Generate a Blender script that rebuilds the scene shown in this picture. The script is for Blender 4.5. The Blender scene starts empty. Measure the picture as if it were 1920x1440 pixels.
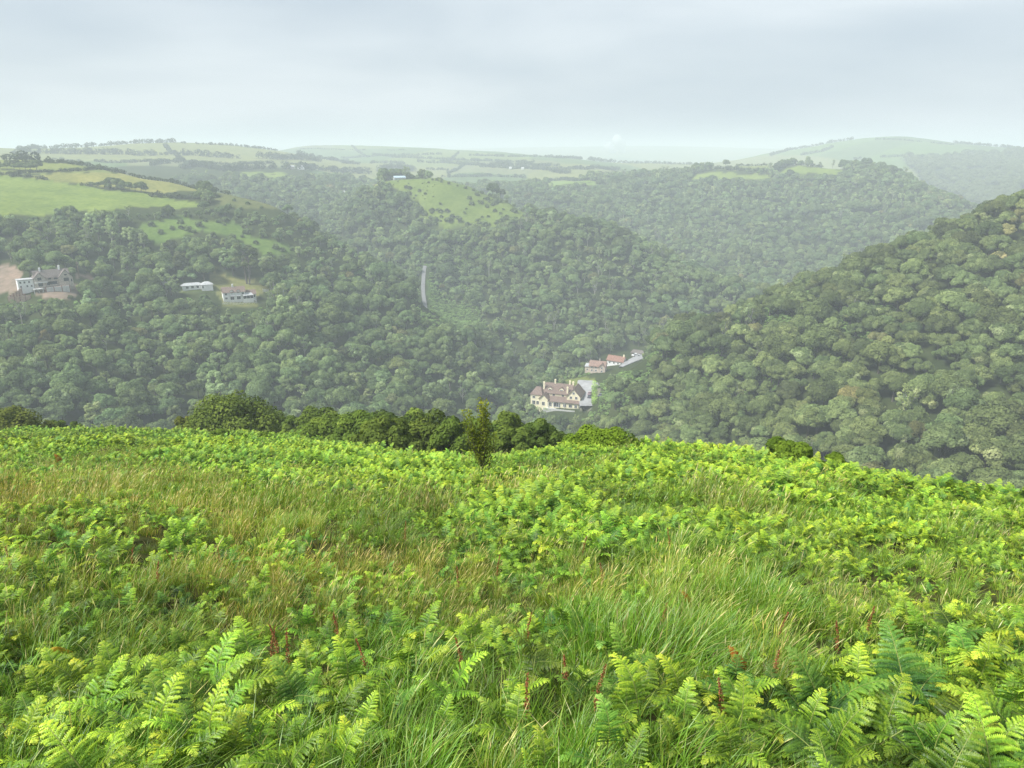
import bpy, bmesh, math, random
import numpy as np
from mathutils import Vector, Matrix
random.seed(7)
RNG = np.random.default_rng(11)
scene = bpy.context.scene
COL = scene.collection
R = math.radians

# ------------------------------------------------------------------ camera
F = 1400.0                      # focal length in the pixels of the 1920 px wide photograph
ZC = 150.0                      # eye height
PITCH = math.atan((720 - 285) / F)
SP, CP = math.sin(PITCH), math.cos(PITCH)
cam_d = bpy.data.cameras.new("camera")
cam = bpy.data.objects.new("camera", cam_d)
COL.objects.link(cam)
cam.location = (0, 0, ZC)
cam.rotation_euler = (R(90) - PITCH, 0, 0)
cam_d.sensor_width = 36.0
cam_d.lens = F / 1920 * 36
cam_d.clip_start = 0.05
cam_d.clip_end = 30000
scene.camera = cam


def ray(px, py):
    u = (np.asarray(px, float) - 960) / F
    v = (720 - np.asarray(py, float)) / F
    return u, CP + v * SP, v * CP - SP


def tanel(px, py):
    x, y, z = ray(px, py)
    return z / np.hypot(x, y)


def theta_of(px, py=500):
    x, y, z = ray(px, py)
    return np.arctan2(x, y)


def project(x, y, z):
    """world -> pixel of the 1920 px frame, plus depth"""
    z = z - ZC
    d = y * CP - z * SP
    up = y * SP + z * CP
    dd = np.where(d > 1e-3, d, 1e-3)
    return 960 + F * x / dd, 720 - F * up / dd, d


# ------------------------------------------------------------------ terrain
V = []                                      # visible: px, py, range, canopy height to take off
def vis(t, *pts):
    for p in pts:
        V.append((p[0], p[1], p[2], p[3] if len(p) > 3 else t))
Hd = []                                     # hidden: px, range, height against the eye
def hid(*pts):
    Hd.extend(pts)

# hill on the right
vis(7, (1920,880,230),(1700,840,240),(1500,810,265),(1300,785,300),(1170,775,350),
    (1920,740,285),(1700,740,285),(1920,600,345),(1700,640,325),(1500,680,325),(1350,700,342),(1240,725,360),
    (1920,470,410),(1780,520,385),(1600,580,365),(1450,630,355))
vis(7, (1920,358,470),(1840,395,455),(1780,420,443),(1700,450,430),(1600,490,415),(1540,517,406),(1460,552,396),
    (1400,580,388),(1330,615,380),(1260,650,374),(1200,692,370),(1155,735,364))
hid((1920,640,-95),(1840,620,-100),(1700,590,-112),(1600,560,-118),(1500,540,-122),(1400,510,-126),(1330,490,-129),
    (1260,470,-132),(2100,640,-80),(2300,640,-70))
vis(7, (2150,270,500),(2400,180,520),(2150,620,330),(2400,560,330))
# valley floor
vis(0, (1045,768,405),(1105,760,405),(1060,800,385),(1110,700,452),(1145,690,462),(1195,670,492))
hid((1250,520,-131),(1000,350,-146),(900,330,-146),(700,290,-146),(500,280,-146),(200,280,-142),(0,280,-138),(-300,280,-130),
    (1150,335,-146),(1300,240,-140),(1500,205,-125),(1700,180,-112),(1920,165,-105),(2300,160,-100))
# left hill
vis(8, (0,790,330),(200,790,325),(400,790,325),(600,775,330),(800,765,345),(930,775,375),
    (0,650,390),(200,650,385),(400,650,385),(600,650,395),(800,690,405),
    (0,575,432),(230,560,445),(600,550,462),(750,600,455),
    (0,450,512),(200,440,522),(600,470,532),(700,525,512),(-300,620,400),(-300,480,500),(-300,790,320))
vis(0, (60,552,445),(130,540,452),(100,515,470),(370,540,466),(450,562,455),(520,535,475),
    (350,425,545),(450,440,540),(520,460,530),
    (0,395,570),(200,390,580),(350,378,605),(0,345,680),(150,350,665),(300,355,660),(420,362,645),(-300,330,680))
vis(0, (-300,285,820),(0,300,800),(100,305,790),(200,322,760),(330,345,712),(430,365,662),(520,385,622,2),(600,425,592,5),
    (680,465,562,7),(760,520,532,8),(830,580,505,8),(890,640,475,8),(940,700,445,8))
hid((-300,980,-35),(0,960,-38),(200,900,-58),(330,835,-70),(430,775,-82),(520,725,-95),(600,692,-104),(680,662,-110),
    (760,625,-116),(830,590,-121),(890,560,-127),(940,520,-132))
# road up the side valley
vis(0, (795,505,650),(793,540,620),(797,575,590),(803,600,570))
# spur in the middle
vis(0, (820,333,800),(760,338,810),(700,350,800,3),(880,350,780),(940,373,752),(980,390,737,4),(1060,397,717,8),(1150,418,692,8),
    (1220,460,667,8),(1300,505,642,8),(1380,535,622,8),(1430,550,607,8))
vis(0, (860,385,735),(920,392,727,1),(780,395,742,2),(700,400,760,7))
vis(8, (720,460,700),(800,470,672),(900,470,652),(1000,480,635),(1100,490,628),(1200,520,612),(1300,560,592),
    (840,540,622),(860,590,577,3),(920,600,552),(1000,600,545),(1100,600,547),(1200,600,547),(1300,612,552),(1360,620,560),
    (950,700,487),(1020,680,495),(1100,655,505),(1200,640,520),(970,745,437,6),(1010,720,450,5))
hid((820,920,-60),(900,910,-90),(980,880,-104),(1060,840,-112),(1150,805,-116),(1220,780,-118),(1300,745,-121),(1430,690,-124))
# wooded side valley behind the left hill
vis(8, (640,385,890),(560,372,930),(500,362,950),(680,360,960),(600,345,1060),(440,345,1010))
# wooded hill behind, right of the middle
vis(8, (900,345,1150),(1000,340,1150),(1100,332,1180),(1200,322,1200),(1350,312,1230,2),(1500,305,1230,2),(1580,310,1200,6),
    (1640,307,1180),(1700,325,1140),(1760,355,1090),(1830,387,1040),(1870,410,1000))
vis(8, (950,372,1050),(1010,400,965),(1100,400,945),(1120,362,1060),(1250,380,1020),(1250,450,885),(1400,400,980),(1400,475,845),
    (1550,400,985),(1550,470,870),(1700,410,960),(1700,440,900),(1450,535,765))
vis(0, (1330,327,1150),(1430,322,1160),(1520,316,1180))
hid((1940,960,-90),(1870,1250,-110),(1640,1420,-80),(1760,1330,-105),(1500,1500,-60),(1350,1520,-50),(1200,1480,-60),(1000,1330,-62),(900,1300,-62))
# far hill on the right
vis(0, (1440,290,2600),(1480,281,2600,6),(1560,265,2600,6),(1680,255,2600),(1800,265,2550,6),(1920,275,2500,6),(2150,290,2500),
    (1500,300,2150),(1650,290,2150),(1720,305,2000),(1800,315,1950),(1920,318,1950),(1920,360,1650),(1800,352,1750),(1730,330,1820),
    (2150,360,1600))
hid((1480,3400,-60),(1680,3400,-30),(1920,3300,-40),(2200,3300,-40))
# high fields far left
vis(0, (-300,280,1800),(0,279,1800),(100,275,1800,5),(240,269,1750,2),(340,267,1700),(430,273,1700),(520,279,1720,4),(600,292,1750,8),
    (100,292,1450),(240,297,1400),(420,302,1380),(560,307,1350,4),(250,312,1220),(420,322,1150),(560,318,1220),(500,330,1120),(640,318,1350,8))
hid((-300,2500,-30),(0,2400,-30),(240,2350,-28),(430,2300,-30),(600,2150,-40))
# far fields in the middle
vis(0, (560,276,2600),(650,272,2650),(750,276,2600),(850,283,2550),(960,291,2450),(1060,300,2300),(1150,306,2150),(1250,306,2100),(1380,303,2200),
    (700,300,1950),(800,312,1750),(900,322,1560),(1000,325,1480),(1080,327,1420),(740,322,1480,6),(1150,320,1550,5))
hid((560,3400,-40),(750,3400,-45),(960,3300,-70),(1150,3000,-90),(1380,3000,-90))
vis(0, (900,284,4800),(1050,280,5200),(1200,277,5200),(1400,283,5200))
hid((-300,6000,-20),(300,6000,-30),(1900,6000,-20),(2300,6000,-10))
for t in (-300, 0, 500, 960, 1400, 1920, 2300):
    hid((t, 12000, 0))
    hid((t, 100, -95))

vx = np.array(V, float)
zz = tanel(vx[:, 0], vx[:, 1]) * vx[:, 2] - vx[:, 3]
pth = np.concatenate([theta_of(vx[:, 0], vx[:, 1]), theta_of(np.array([h[0] for h in Hd]))])
plr = np.log(np.concatenate([vx[:, 2], np.array([h[1] for h in Hd])]))
pz = np.concatenate([zz, np.array([h[2] for h in Hd], float)])
KTH = 2.2
PC = np.stack([pth * KTH, plr], 1)


def _phi(d2):
    return np.where(d2 > 1e-12, 0.5 * d2 * np.log(np.maximum(d2, 1e-12)), 0)


_n = len(PC)
_A = np.zeros((_n + 3, _n + 3))
_A[:_n, :_n] = _phi(((PC[:, None] - PC[None]) ** 2).sum(-1)) + np.eye(_n) * 2e-4
_A[:_n, _n] = 1
_A[:_n, _n + 1:] = PC
_A[_n:, :_n] = _A[:_n, _n:].T
_W = np.linalg.solve(_A, np.concatenate([pz, np.zeros(3)]))


def far_z(th, lr):
    th = np.clip(th, -1.0, 1.0)
    q = np.stack([th * KTH, lr], -1).reshape(-1, 2)
    out = np.empty(len(q))
    for i in range(0, len(q), 20000):
        s = q[i:i + 20000]
        out[i:i + 20000] = _phi(((s[:, None] - PC[None]) ** 2).sum(-1)) @ _W[:_n] + _W[_n] + s @ _W[_n + 1:]
    return out.reshape(np.shape(th))


# value noise for lumps in the ground
_NT = RNG.random((64, 64))
def vnoise(x, y, s):
    x = np.asarray(x) / s; y = np.asarray(y) / s
    xi = np.floor(x).astype(int); yi = np.floor(y).astype(int)
    fx = x - xi; fy = y - yi
    fx = fx * fx * (3 - 2 * fx); fy = fy * fy * (3 - 2 * fy)
    g = lambda a, b: _NT[a % 64, b % 64]
    return (g(xi, yi) * (1 - fx) + g(xi + 1, yi) * fx) * (1 - fy) + (g(xi, yi + 1) * (1 - fx) + g(xi + 1, yi + 1) * fx) * fy - 0.5


# near slope: top of the bracken along its edge (px, py, range of the edge)
EYE, FERN = 1.95, 0.62
CR = np.array([(-300,805,80),(0,803,80),(300,803,80),(470,806,74),(560,812,66),(650,826,54),(760,842,42),(860,846,36),(960,842,34),
               (1030,834,33),(1080,822,34),(1130,817,34),(1200,819,33),(1300,823,32),(1400,838,30),(1480,852,28),(1560,866,26),(1700,894,23),
               (1800,914,21),(1920,932,20),(2200,960,18)], float)
_cth = theta_of(CR[:, 0], CR[:, 1])
_cs = -tanel(CR[:, 0], CR[:, 1]) - (EYE - FERN) / CR[:, 2]


def fore_z(x, y):
    r = np.hypot(x, y)
    th = np.arctan2(x, y)
    s = np.interp(th, _cth, _cs)
    wide = np.clip((np.abs(th) - 0.62) / 0.5, 0, 1)
    s = s * (1 - wide) + 0.37 * np.cos(th) * wide
    rc = np.interp(th, _cth, CR[:, 2])
    over = np.maximum(r - rc, 0)
    drop = np.where(over < 30, over ** 2 * 0.0075, 30 ** 2 * 0.0075 + (over - 30) * 0.45)
    w = np.clip(r / 6, 0, 1)
    return -EYE - s * r - drop + w * (0.55 * vnoise(x + 31, y + 7, 7.0) + 0.25 * vnoise(x, y, 2.3) + 0.10 * vnoise(x, y, 0.9)) * (r < 400)


R0, RMAX, NR = 0.35, 9000.0, 1080
LR = np.linspace(math.log(R0), math.log(RMAX), NR)
TH = np.concatenate([np.linspace(-math.pi, -0.9, 60)[:-1], np.linspace(-0.9, 0.9, 640), np.linspace(0.9, math.pi, 60)[1:]])
gth, glr = np.meshgrid(TH, LR, indexing='ij')
GX = np.exp(glr) * np.sin(gth)
GY = np.exp(glr) * np.cos(gth)
zf = fore_z(GX, GY)
zr = np.full(GX.shape, -1e9)
m = glr > math.log(85)
zr[m] = far_z(gth[m], glr[m]) + (1.6 * vnoise(GX[m], GY[m], 23) + 3.0 * vnoise(GX[m], GY[m], 60)) * np.clip((np.exp(glr[m]) - 150) / 200, 0, 1)
near = np.exp(glr) < 420
GZ = np.where(near & (zf > zr), zf, np.where(zr > -1e8, zr, zf)) + ZC
_side = np.clip((np.abs(gth) - 1.0) / 0.5, 0, 1)
GZ = np.where(glr > math.log(60), GZ * (1 - _side) + np.where(zf + ZC > 0, zf + ZC, 0) * _side, GZ)


def ground(x, y):
    """height of the ground, bilinear on the polar grid"""
    x = np.asarray(x, float); y = np.asarray(y, float)
    th = np.arctan2(x, y); lr = np.log(np.maximum(np.hypot(x, y), R0 * 1.001))
    i = np.clip(np.searchsorted(TH, th) - 1, 0, len(TH) - 2)
    a = np.clip((th - TH[i]) / (TH[i + 1] - TH[i]), 0, 1)
    j = np.clip(((lr - LR[0]) / (LR[1] - LR[0])).astype(int), 0, NR - 2)
    b = np.clip((lr - LR[j]) / (LR[1] - LR[0]), 0, 1)
    return (GZ[i, j] * (1 - a) + GZ[i + 1, j] * a) * (1 - b) + (GZ[i, j + 1] * (1 - a) + GZ[i + 1, j + 1] * a) * b


_rs = np.exp(np.linspace(math.log(1.0), math.log(9000), 4000))
def at(px, py, rmin=1.0, rmax=9000.0, lift=0.0):
    """the point of the ground that a pixel of the photograph looks at, between two ranges"""
    x, y, z = (float(v) for v in ray(px, py))
    h = math.hypot(x, y)
    rr = _rs[(_rs >= rmin) & (_rs <= rmax)]
    X, Y, Z = rr * x / h, rr * y / h, ZC + rr * z / h
    d = Z - ground(X, Y) - lift
    k = np.argmax(d <= 0)
    if d[k] > 0:
        k = int(np.argmin(np.abs(d)))
    return Vector((X[k], Y[k], float(ground(X[k], Y[k]))))
# ------------------------------------------------------------------ helpers
def put(o, parent=None):
    COL.objects.link(o)
    if parent is not None:
        o.parent = parent
    return o


def tag(o, label=None, cat=None, group=None, kind=None):
    if label: o["label"] = label
    if cat: o["category"] = cat
    if group: o["group"] = group
    if kind: o["kind"] = kind
    return o


def empty(name, loc, rz=0.0):
    o = bpy.data.objects.new(name, None)
    o.empty_display_size = 0.5
    o.location = loc
    o.rotation_euler = (0, 0, rz)
    return put(o)


def copy_tree(o, parent=None):
    c = o.copy()
    COL.objects.link(c)
    c.parent = parent
    for ch in list(o.children):
        copy_tree(ch, c)
    return c


def new_mat(name):
    m = bpy.data.materials.new(name)
    m.use_nodes = True
    nt = m.node_tree
    nt.nodes.clear()
    out = nt.nodes.new('ShaderNodeOutputMaterial')
    return m, nt, out


def N(nt, kind, **kw):
    n = nt.nodes.new(kind)
    for k, v in kw.items():
        setattr(n, k, v)
    return n


def ramp(nt, fac, stops):
    r = N(nt, 'ShaderNodeValToRGB')
    el = r.color_ramp.elements
    while len(el) < len(stops):
        el.new(0.5)
    for e, (p, c) in zip(el, stops):
        e.position = p
        e.color = (*c, 1)
    nt.links.new(fac, r.inputs[0])
    return r.outputs[0]


def mixc(nt, a, b, fac, mode='MULTIPLY'):
    m = N(nt, 'ShaderNodeMix', data_type='RGBA', blend_type=mode)
    for s, v in ((m.inputs[0], fac), (m.inputs[6], a), (m.inputs[7], b)):
        if hasattr(v, 'is_linked'):
            nt.links.new(v, s)
        elif isinstance(v, (int, float)):
            s.default_value = v
        else:
            s.default_value = (*v, 1)
    return m.outputs[2]


def leaf_mat(name, stops, trans=0.3, tinted=True, gloss=0.0, warm=(1.15, 1.1, 0.6)):
    """foliage: colour from the per-face tone of each leaf, times the plant's own tint"""
    m, nt, out = new_mat(name)
    a = N(nt, 'ShaderNodeAttribute', attribute_type='GEOMETRY', attribute_name='tone')
    col = ramp(nt, a.outputs['Fac'], stops)
    if tinted:
        t = N(nt, 'ShaderNodeAttribute', attribute_type='INSTANCER', attribute_name='tint')
        col = mixc(nt, col, t.outputs['Color'], 1.0)
    d = N(nt, 'ShaderNodeBsdfDiffuse')
    nt.links.new(col, d.inputs[0])
    tr = N(nt, 'ShaderNodeBsdfTranslucent')
    nt.links.new(mixc(nt, col, warm, 1.0), tr.inputs[0])
    mx = N(nt, 'ShaderNodeMixShader')
    mx.inputs[0].default_value = trans
    nt.links.new(d.outputs[0], mx.inputs[1])
    nt.links.new(tr.outputs[0], mx.inputs[2])
    sh = mx.outputs[0]
    if gloss:
        g = N(nt, 'ShaderNodeBsdfGlossy')
        g.inputs['Roughness'].default_value = 0.45
        g.inputs[0].default_value = (1, 1, 1, 1)
        m2 = N(nt, 'ShaderNodeMixShader')
        m2.inputs[0].default_value = gloss
        nt.links.new(sh, m2.inputs[1])
        nt.links.new(g.outputs[0], m2.inputs[2])
        sh = m2.outputs[0]
    nt.links.new(sh, out.inputs[0])
    return m


def plain_mat(name, col, rough=0.8, var=0.15, scale=3.0, spec=0.2, col2=None, metal=0.0):
    """a surface with some blotchy wear of its own"""
    m, nt, out = new_mat(name)
    p = N(nt, 'ShaderNodeBsdfPrincipled')
    p.inputs['Roughness'].default_value = rough
    p.inputs['Metallic'].default_value = metal
    p.inputs['Specular IOR Level'].default_value = spec
    tc = N(nt, 'ShaderNodeTexCoord')
    no = N(nt, 'ShaderNodeTexNoise')
    no.inputs['Scale'].default_value = scale
    no.inputs['Detail'].default_value = 5
    nt.links.new(tc.outputs['Object'], no.inputs['Vector'])
    c2 = col2 or tuple(c * (1 - var * 2) for c in col)
    c1 = tuple(min(1, c * (1 + var)) for c in col)
    c = ramp(nt, no.outputs[0], [(0.3, c2), (0.7, c1)])
    nt.links.new(c, p.inputs['Base Color'])
    nt.links.new(p.outputs[0], out.inputs[0])
    return m


def raw_mesh(name, verts, faces_n, loops, mats, tone=None, smooth=False, matidx=None):
    """mesh straight from numpy arrays; tone is a value per face"""
    me = bpy.data.meshes.new(name)
    verts = np.asarray(verts, np.float32)
    me.vertices.add(len(verts))
    me.vertices.foreach_set('co', verts.ravel())
    loops = np.asarray(loops, np.int32)
    me.loops.add(len(loops))
    me.loops.foreach_set('vertex_index', loops)
    faces_n = np.asarray(faces_n, np.int32)
    me.polygons.add(len(faces_n))
    st = np.concatenate([[0], np.cumsum(faces_n)[:-1]]).astype(np.int32)
    me.polygons.foreach_set('loop_start', st)
    for m in (mats if isinstance(mats, (list, tuple)) else [mats]):
        me.materials.append(m)
    if matidx is not None:
        me.polygons.foreach_set('material_index', np.asarray(matidx, np.int32))
    me.polygons.foreach_set('use_smooth', np.full(len(faces_n), smooth, bool))
    if tone is not None:
        at_ = me.attributes.new('tone', 'FLOAT', 'FACE')
        at_.data.foreach_set('value', np.asarray(tone, np.float32))
    me.update(calc_edges=True)
    me.validate()
    return me


def quad_mesh(name, Q, mat, tone=None, smooth=False):
    Q = np.asarray(Q, np.float32)
    n = len(Q)
    return raw_mesh(name, Q.reshape(-1, 3), np.full(n, 4), np.arange(n * 4), mat, tone, smooth)


def unit(a):
    return a / np.maximum(np.linalg.norm(a, axis=-1, keepdims=True), 1e-9)


def rnd_dir(rng, n):
    return unit(rng.normal(size=(n, 3)))


def leaves(rng, c, nrm, size, aspect=0.6, fold=0.0):
    """diamond shaped leaf sprays at c, facing nrm"""
    n = len(c)
    u = unit(np.cross(nrm, rnd_dir(rng, n)))
    w = np.cross(nrm, u)
    s = np.asarray(size).reshape(-1, 1)
    a, b = u * s, w * s * aspect
    f = nrm * s * fold
    return np.stack([c + a - f, c + b + f, c - a - f, c - b + f], 1)


def tube(pts, rads, k=6):
    """tapered limb through points, as verts and quads"""
    pts = np.asarray(pts, float); rads = np.asarray(rads, float)
    vs, fs = [], []
    for i, p in enumerate(pts):
        t = unit((pts[min(i + 1, len(pts) - 1)] - pts[max(i - 1, 0)])[None])[0]
        a = np.array([1.0, 0, 0]) if abs(t[0]) < 0.8 else np.array([0, 1.0, 0])
        u = np.cross(t, a); u /= np.linalg.norm(u)
        w = np.cross(t, u)
        for j in range(k):
            an = 2 * math.pi * j / k
            vs.append(p + rads[i] * (math.cos(an) * u + math.sin(an) * w))
        if i:
            o = (i - 1) * k
            for j in range(k):
                fs.append((o + j, o + (j + 1) % k, o + k + (j + 1) % k, o + k + j))
    return np.array(vs), np.array(fs)


def tubes_mesh(name, tubes, mat, smooth=True):
    vs, fs, o = [], [], 0
    for v, f in tubes:
        vs.append(v); fs.append(f + o); o += len(v)
    fs = np.concatenate(fs)
    return raw_mesh(name, np.concatenate(vs), np.full(len(fs), 4), fs.ravel(), mat, None, smooth)


_gn = {}
def scatter(name, protos, pos, rot, scl, idx, tint, label, cat):
    """ONE object of kind stuff: what nobody could count, as many small plants"""
    holder = bpy.data.collections.new(name + " kinds")
    for i, me in enumerate(protos):
        holder.objects.link(bpy.data.objects.new("%s_kind_%02d" % (name, i), me))
    me = bpy.data.meshes.new(name)
    n = len(pos)
    me.vertices.add(n)
    me.vertices.foreach_set('co', np.asarray(pos, np.float32).ravel())
    for nm, ty, key, arr in (('rot', 'FLOAT_VECTOR', 'vector', rot), ('scl', 'FLOAT_VECTOR', 'vector', scl)):
        at_ = me.attributes.new(nm, ty, 'POINT')
        at_.data.foreach_set(key, np.asarray(arr, np.float32).ravel())
    at_ = me.attributes.new('pick', 'INT', 'POINT')
    at_.data.foreach_set('value', np.asarray(idx, np.int32))
    at_ = me.attributes.new('tint', 'FLOAT_COLOR', 'POINT')
    at_.data.foreach_set('color', np.concatenate([np.asarray(tint, np.float32), np.ones((n, 1), np.float32)], 1).ravel())
    g = bpy.data.node_groups.new(name + " spread", 'GeometryNodeTree')
    g.interface.new_socket('Geometry', in_out='INPUT', socket_type='NodeSocketGeometry')
    g.interface.new_socket('Geometry', in_out='OUTPUT', socket_type='NodeSocketGeometry')
    gi = g.nodes.new('NodeGroupInput'); go = g.nodes.new('NodeGroupOutput')
    ip = g.nodes.new('GeometryNodeInstanceOnPoints')
    ci = g.nodes.new('GeometryNodeCollectionInfo')
    ci.inputs[0].default_value = holder
    ci.inputs[1].default_value = True
    ci.inputs[2].default_value = True
    g.links.new(gi.outputs[0], ip.inputs['Points'])
    g.links.new(ci.outputs[0], ip.inputs['Instance'])
    ip.inputs['Pick Instance'].default_value = True
    for nm, ty, sock in (('rot', 'FLOAT_VECTOR', 'Rotation'), ('scl', 'FLOAT_VECTOR', 'Scale'), ('pick', 'INT', 'Instance Index')):
        a = g.nodes.new('GeometryNodeInputNamedAttribute')
        a.data_type = ty
        a.inputs[0].default_value = nm
        g.links.new(a.outputs[0], ip.inputs[sock])
    g.links.new(ip.outputs[0], go.inputs[0])
    o = put(bpy.data.objects.new(name, me))
    o.modifiers.new("spread", 'NODES').node_group = g
    return tag(o, label, cat, kind="stuff")


def inpoly(px, py, poly):
    px = np.asarray(px, float); py = np.asarray(py, float)
    res = np.zeros(px.shape, bool)
    n = len(poly)
    for i in range(n):
        x0, y0 = poly[i]; x1, y1 = poly[(i + 1) % n]
        if y0 == y1:
            continue
        c = ((py > y0) != (py > y1)) & (px < (x1 - x0) * (py - y0) / (y1 - y0) + x0)
        res ^= c
    return res


# ------------------------------------------------------------------ land cover, each polygon seen in the photograph, with the ranges it lies at
FIELD = [   # outline in the photograph, nearest and farthest range, colour of the sward
    ([(-400,322),(0,328),(83,333),(150,347),(207,357),(280,363),(300,371),(373,378),(370,390),(267,389),(187,396),(100,403),(0,405),(-400,405)], 500, 760, (0.150,0.205,0.050)),
    ([(57,328),(200,321),(300,328),(373,338),(417,347),(425,358),(367,358),(285,362),(187,350),(100,338)], 560, 800, (0.200,0.205,0.068)),
    ([(-100,296),(23,300),(117,305),(200,317),(207,320),(80,325),(-100,330)], 600, 900, (0.170,0.200,0.066)),
    ([(412,345),(470,362),(530,383),(560,395),(500,392),(440,388),(395,380),(400,362)], 560, 720, (0.110,0.125,0.050)),
    ([(257,417),(330,408),(400,412),(450,417),(467,440),(520,453),(577,470),(520,480),(490,477),(443,447),(377,430),(340,445),(300,460),(267,440)], 430, 600, (0.105,0.165,0.040)),
    ([(722,342),(740,333),(770,330),(835,330),(880,350),(927,370),(988,393),(992,408),(950,420),(900,424),(850,428),(812,422),(785,400),(788,380),(750,364)], 640, 840, (0.120,0.165,0.042)),
    ([(805,520),(825,560),(880,585),(900,605),(860,622),(812,604),(806,580),(800,540)], 520, 680, (0.070,0.115,0.035)),
    # garden of the white houses
    ([(395,512),(410,507),(455,520),(500,530),(505,545),(485,545),(480,562),(485,572),(420,578),(412,560),(398,545),(398,530)], 425, 520, (0.170,0.175,0.070)),
    ([(330,530),(398,528),(400,546),(335,548)], 440, 500, (0.10,0.13,0.05)),
    # fields on the ridge of the hill behind
    ([(1283,337),(1310,326),(1347,320),(1400,326),(1447,331),(1443,339),(1380,336),(1330,334)], 1050, 1300, (0.165,0.215,0.052)),
    ([(1460,327),(1467,315),(1493,310),(1580,317),(1583,327),(1513,326)], 1050, 1300, (0.160,0.215,0.050)),
    ([(1327,317),(1347,307),(1457,306),(1453,315),(1413,317)], 1100, 1400, (0.170,0.200,0.070)),
    # behind the spur
    ([(1018,352),(1045,338),(1120,342),(1125,352),(1100,345)], 1000, 1500, (0.150,0.220,0.050)),
    ([(660,352),(677,346),(713,337),(718,344),(690,353)], 700, 1000, (0.16,0.20,0.06)),
    ([(430,332),(470,321),(520,324),(548,330),(545,337),(470,336)], 950, 1300, (0.165,0.220,0.060)),
    # grass by the yellow hotel
    ([(1045,714),(1080,708),(1120,706),(1118,716),(1100,722),(1075,722)], 400, 520, (0.150,0.180,0.050)),
    ([(1095,722),(1125,716),(1122,745),(1112,768),(1092,770),(1085,735)], 370, 470, (0.16,0.16,0.12)),
]
EARTH = [
    ([(-40,500),(10,496),(30,500),(42,510),(40,530),(38,548),(-40,552)], 420, 540),
    ([(60,540),(145,536),(150,552),(112,566),(92,562),(70,552)], 410, 500),
    ([(140,512),(176,514),(172,522),(140,520)], 430, 540),
    ([(40,530),(140,528),(146,540),(40,545)], 420, 500),
]
BARE = FIELD + [(p, a, b, None) for p, a, b in EARTH] + [
    ([(786,500),(806,500),(806,560),(814,604),(796,604),(786,560)], 520, 700, None),
    ([(1000,722),(1092,716),(1100,768),(1020,782),(1000,768)], 380, 450, None),
    ([(1106,678),(1125,672),(1190,655),(1216,660),(1206,676),(1150,700),(1120,712),(1108,700)], 420, 540, None),
]


def in_bare(x, y):
    px, py, d = project(x, y, ground(x, y))
    r = np.hypot(x, y)
    res = np.zeros(np.shape(x), bool)
    for poly, a, b, _c in BARE:
        res |= inpoly(px, py, poly) & (r > a) & (r < b)
    return res


# ground sheet ------------------------------------------------------
gr = np.hypot(GX, GY)
gpx, gpy, gd = project(GX, GY, GZ)
cov = np.empty(GX.shape + (4,), np.float32)
cov[..., :3] = (0.045, 0.060, 0.024)
cov[..., 3] = 1
cov[gr < 140, :3] = (0.052, 0.056, 0.022)
# patchwork of pastures on the far plateau
_cells = RNG.random((700, 2)) * [9000, 8500] + [-4500, 900]
_ccol = np.array([(0.155,0.195,0.070),(0.185,0.205,0.085),(0.120,0.185,0.060),(0.165,0.185,0.100),(0.100,0.150,0.060)])[RNG.integers(0, 5, 700)]
pas = np.argwhere((gr > 1230) & (np.abs(gth) < 0.95))
PX_, PY_ = GX[pas[:, 0], pas[:, 1]], GY[pas[:, 0], pas[:, 1]]
best = np.full(len(pas), 1e18); own = np.zeros(len(pas), int)
for k in range(700):
    d2 = (PX_ - _cells[k, 0]) ** 2 + ((PY_ - _cells[k, 1]) * 0.8) ** 2
    w_ = d2 < best
    best[w_] = d2[w_]; own[w_] = k
cov[pas[:, 0], pas[:, 1], :3] = _ccol[own]
wob1 = 16 * vnoise(GX, GY, 11); wob2 = 9 * vnoise(GX + 500, GY, 11)
for poly, a, b, c in FIELD:
    mk = inpoly(gpx + wob1, gpy + wob2, poly) & (gr > a) & (gr < b) & (gd > 1)
    cov[mk, :3] = c
for poly, a, b in EARTH:
    mk = inpoly(gpx, gpy, poly) & (gr > a) & (gr < b) & (gd > 1)
    cov[mk, :3] = (0.255, 0.195, 0.165)
# the steep hazy wood under the far hill on the right
for poly, a, b in (([(1690,297),(1730,302),(1830,292),(1960,285),(2200,300),(2200,420),(1900,420),(1740,350)], 1450, 2250),):
    mk = inpoly(gpx, gpy, poly) & (gr > a) & (gr < b) & (gd > 1)
    cov[mk, :3] = (0.045, 0.065, 0.030)

m, nt, out = new_mat("turf")
a_ = N(nt, 'ShaderNodeAttribute', attribute_type='GEOMETRY', attribute_name='cover')
tc_ = N(nt, 'ShaderNodeTexCoord')
n1 = N(nt, 'ShaderNodeTexNoise'); n1.inputs['Scale'].default_value = 0.05; n1.inputs['Detail'].default_value = 8
n1.inputs['Roughness'].default_value = 0.65
n2 = N(nt, 'ShaderNodeTexNoise'); n2.inputs['Scale'].default_value = 0.35; n2.inputs['Detail'].default_value = 6
nt.links.new(tc_.outputs['Object'], n1.inputs['Vector']); nt.links.new(tc_.outputs['Object'], n2.inputs['Vector'])
c_ = mixc(nt, a_.outputs['Color'], ramp(nt, n1.outputs[0], [(0.3, (0.72, 0.78, 0.75)), (0.7, (1.22, 1.15, 1.1))]), 1.0)
c_ = mixc(nt, c_, ramp(nt, n2.outputs[0], [(0.3, (0.75, 0.8, 0.7)), (0.7, (1.2, 1.15, 1.1))]), 1.0)
p_ = N(nt, 'ShaderNodeBsdfDiffuse')
nt.links.new(c_, p_.inputs[0]); nt.links.new(p_.outputs[0], out.inputs[0])
MAT_TURF = m
nT, nR_ = GX.shape
ii, jj = np.meshgrid(np.arange(nT - 1), np.arange(nR_ - 1), indexing='ij')
v0 = (ii * nR_ + jj).ravel()
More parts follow.
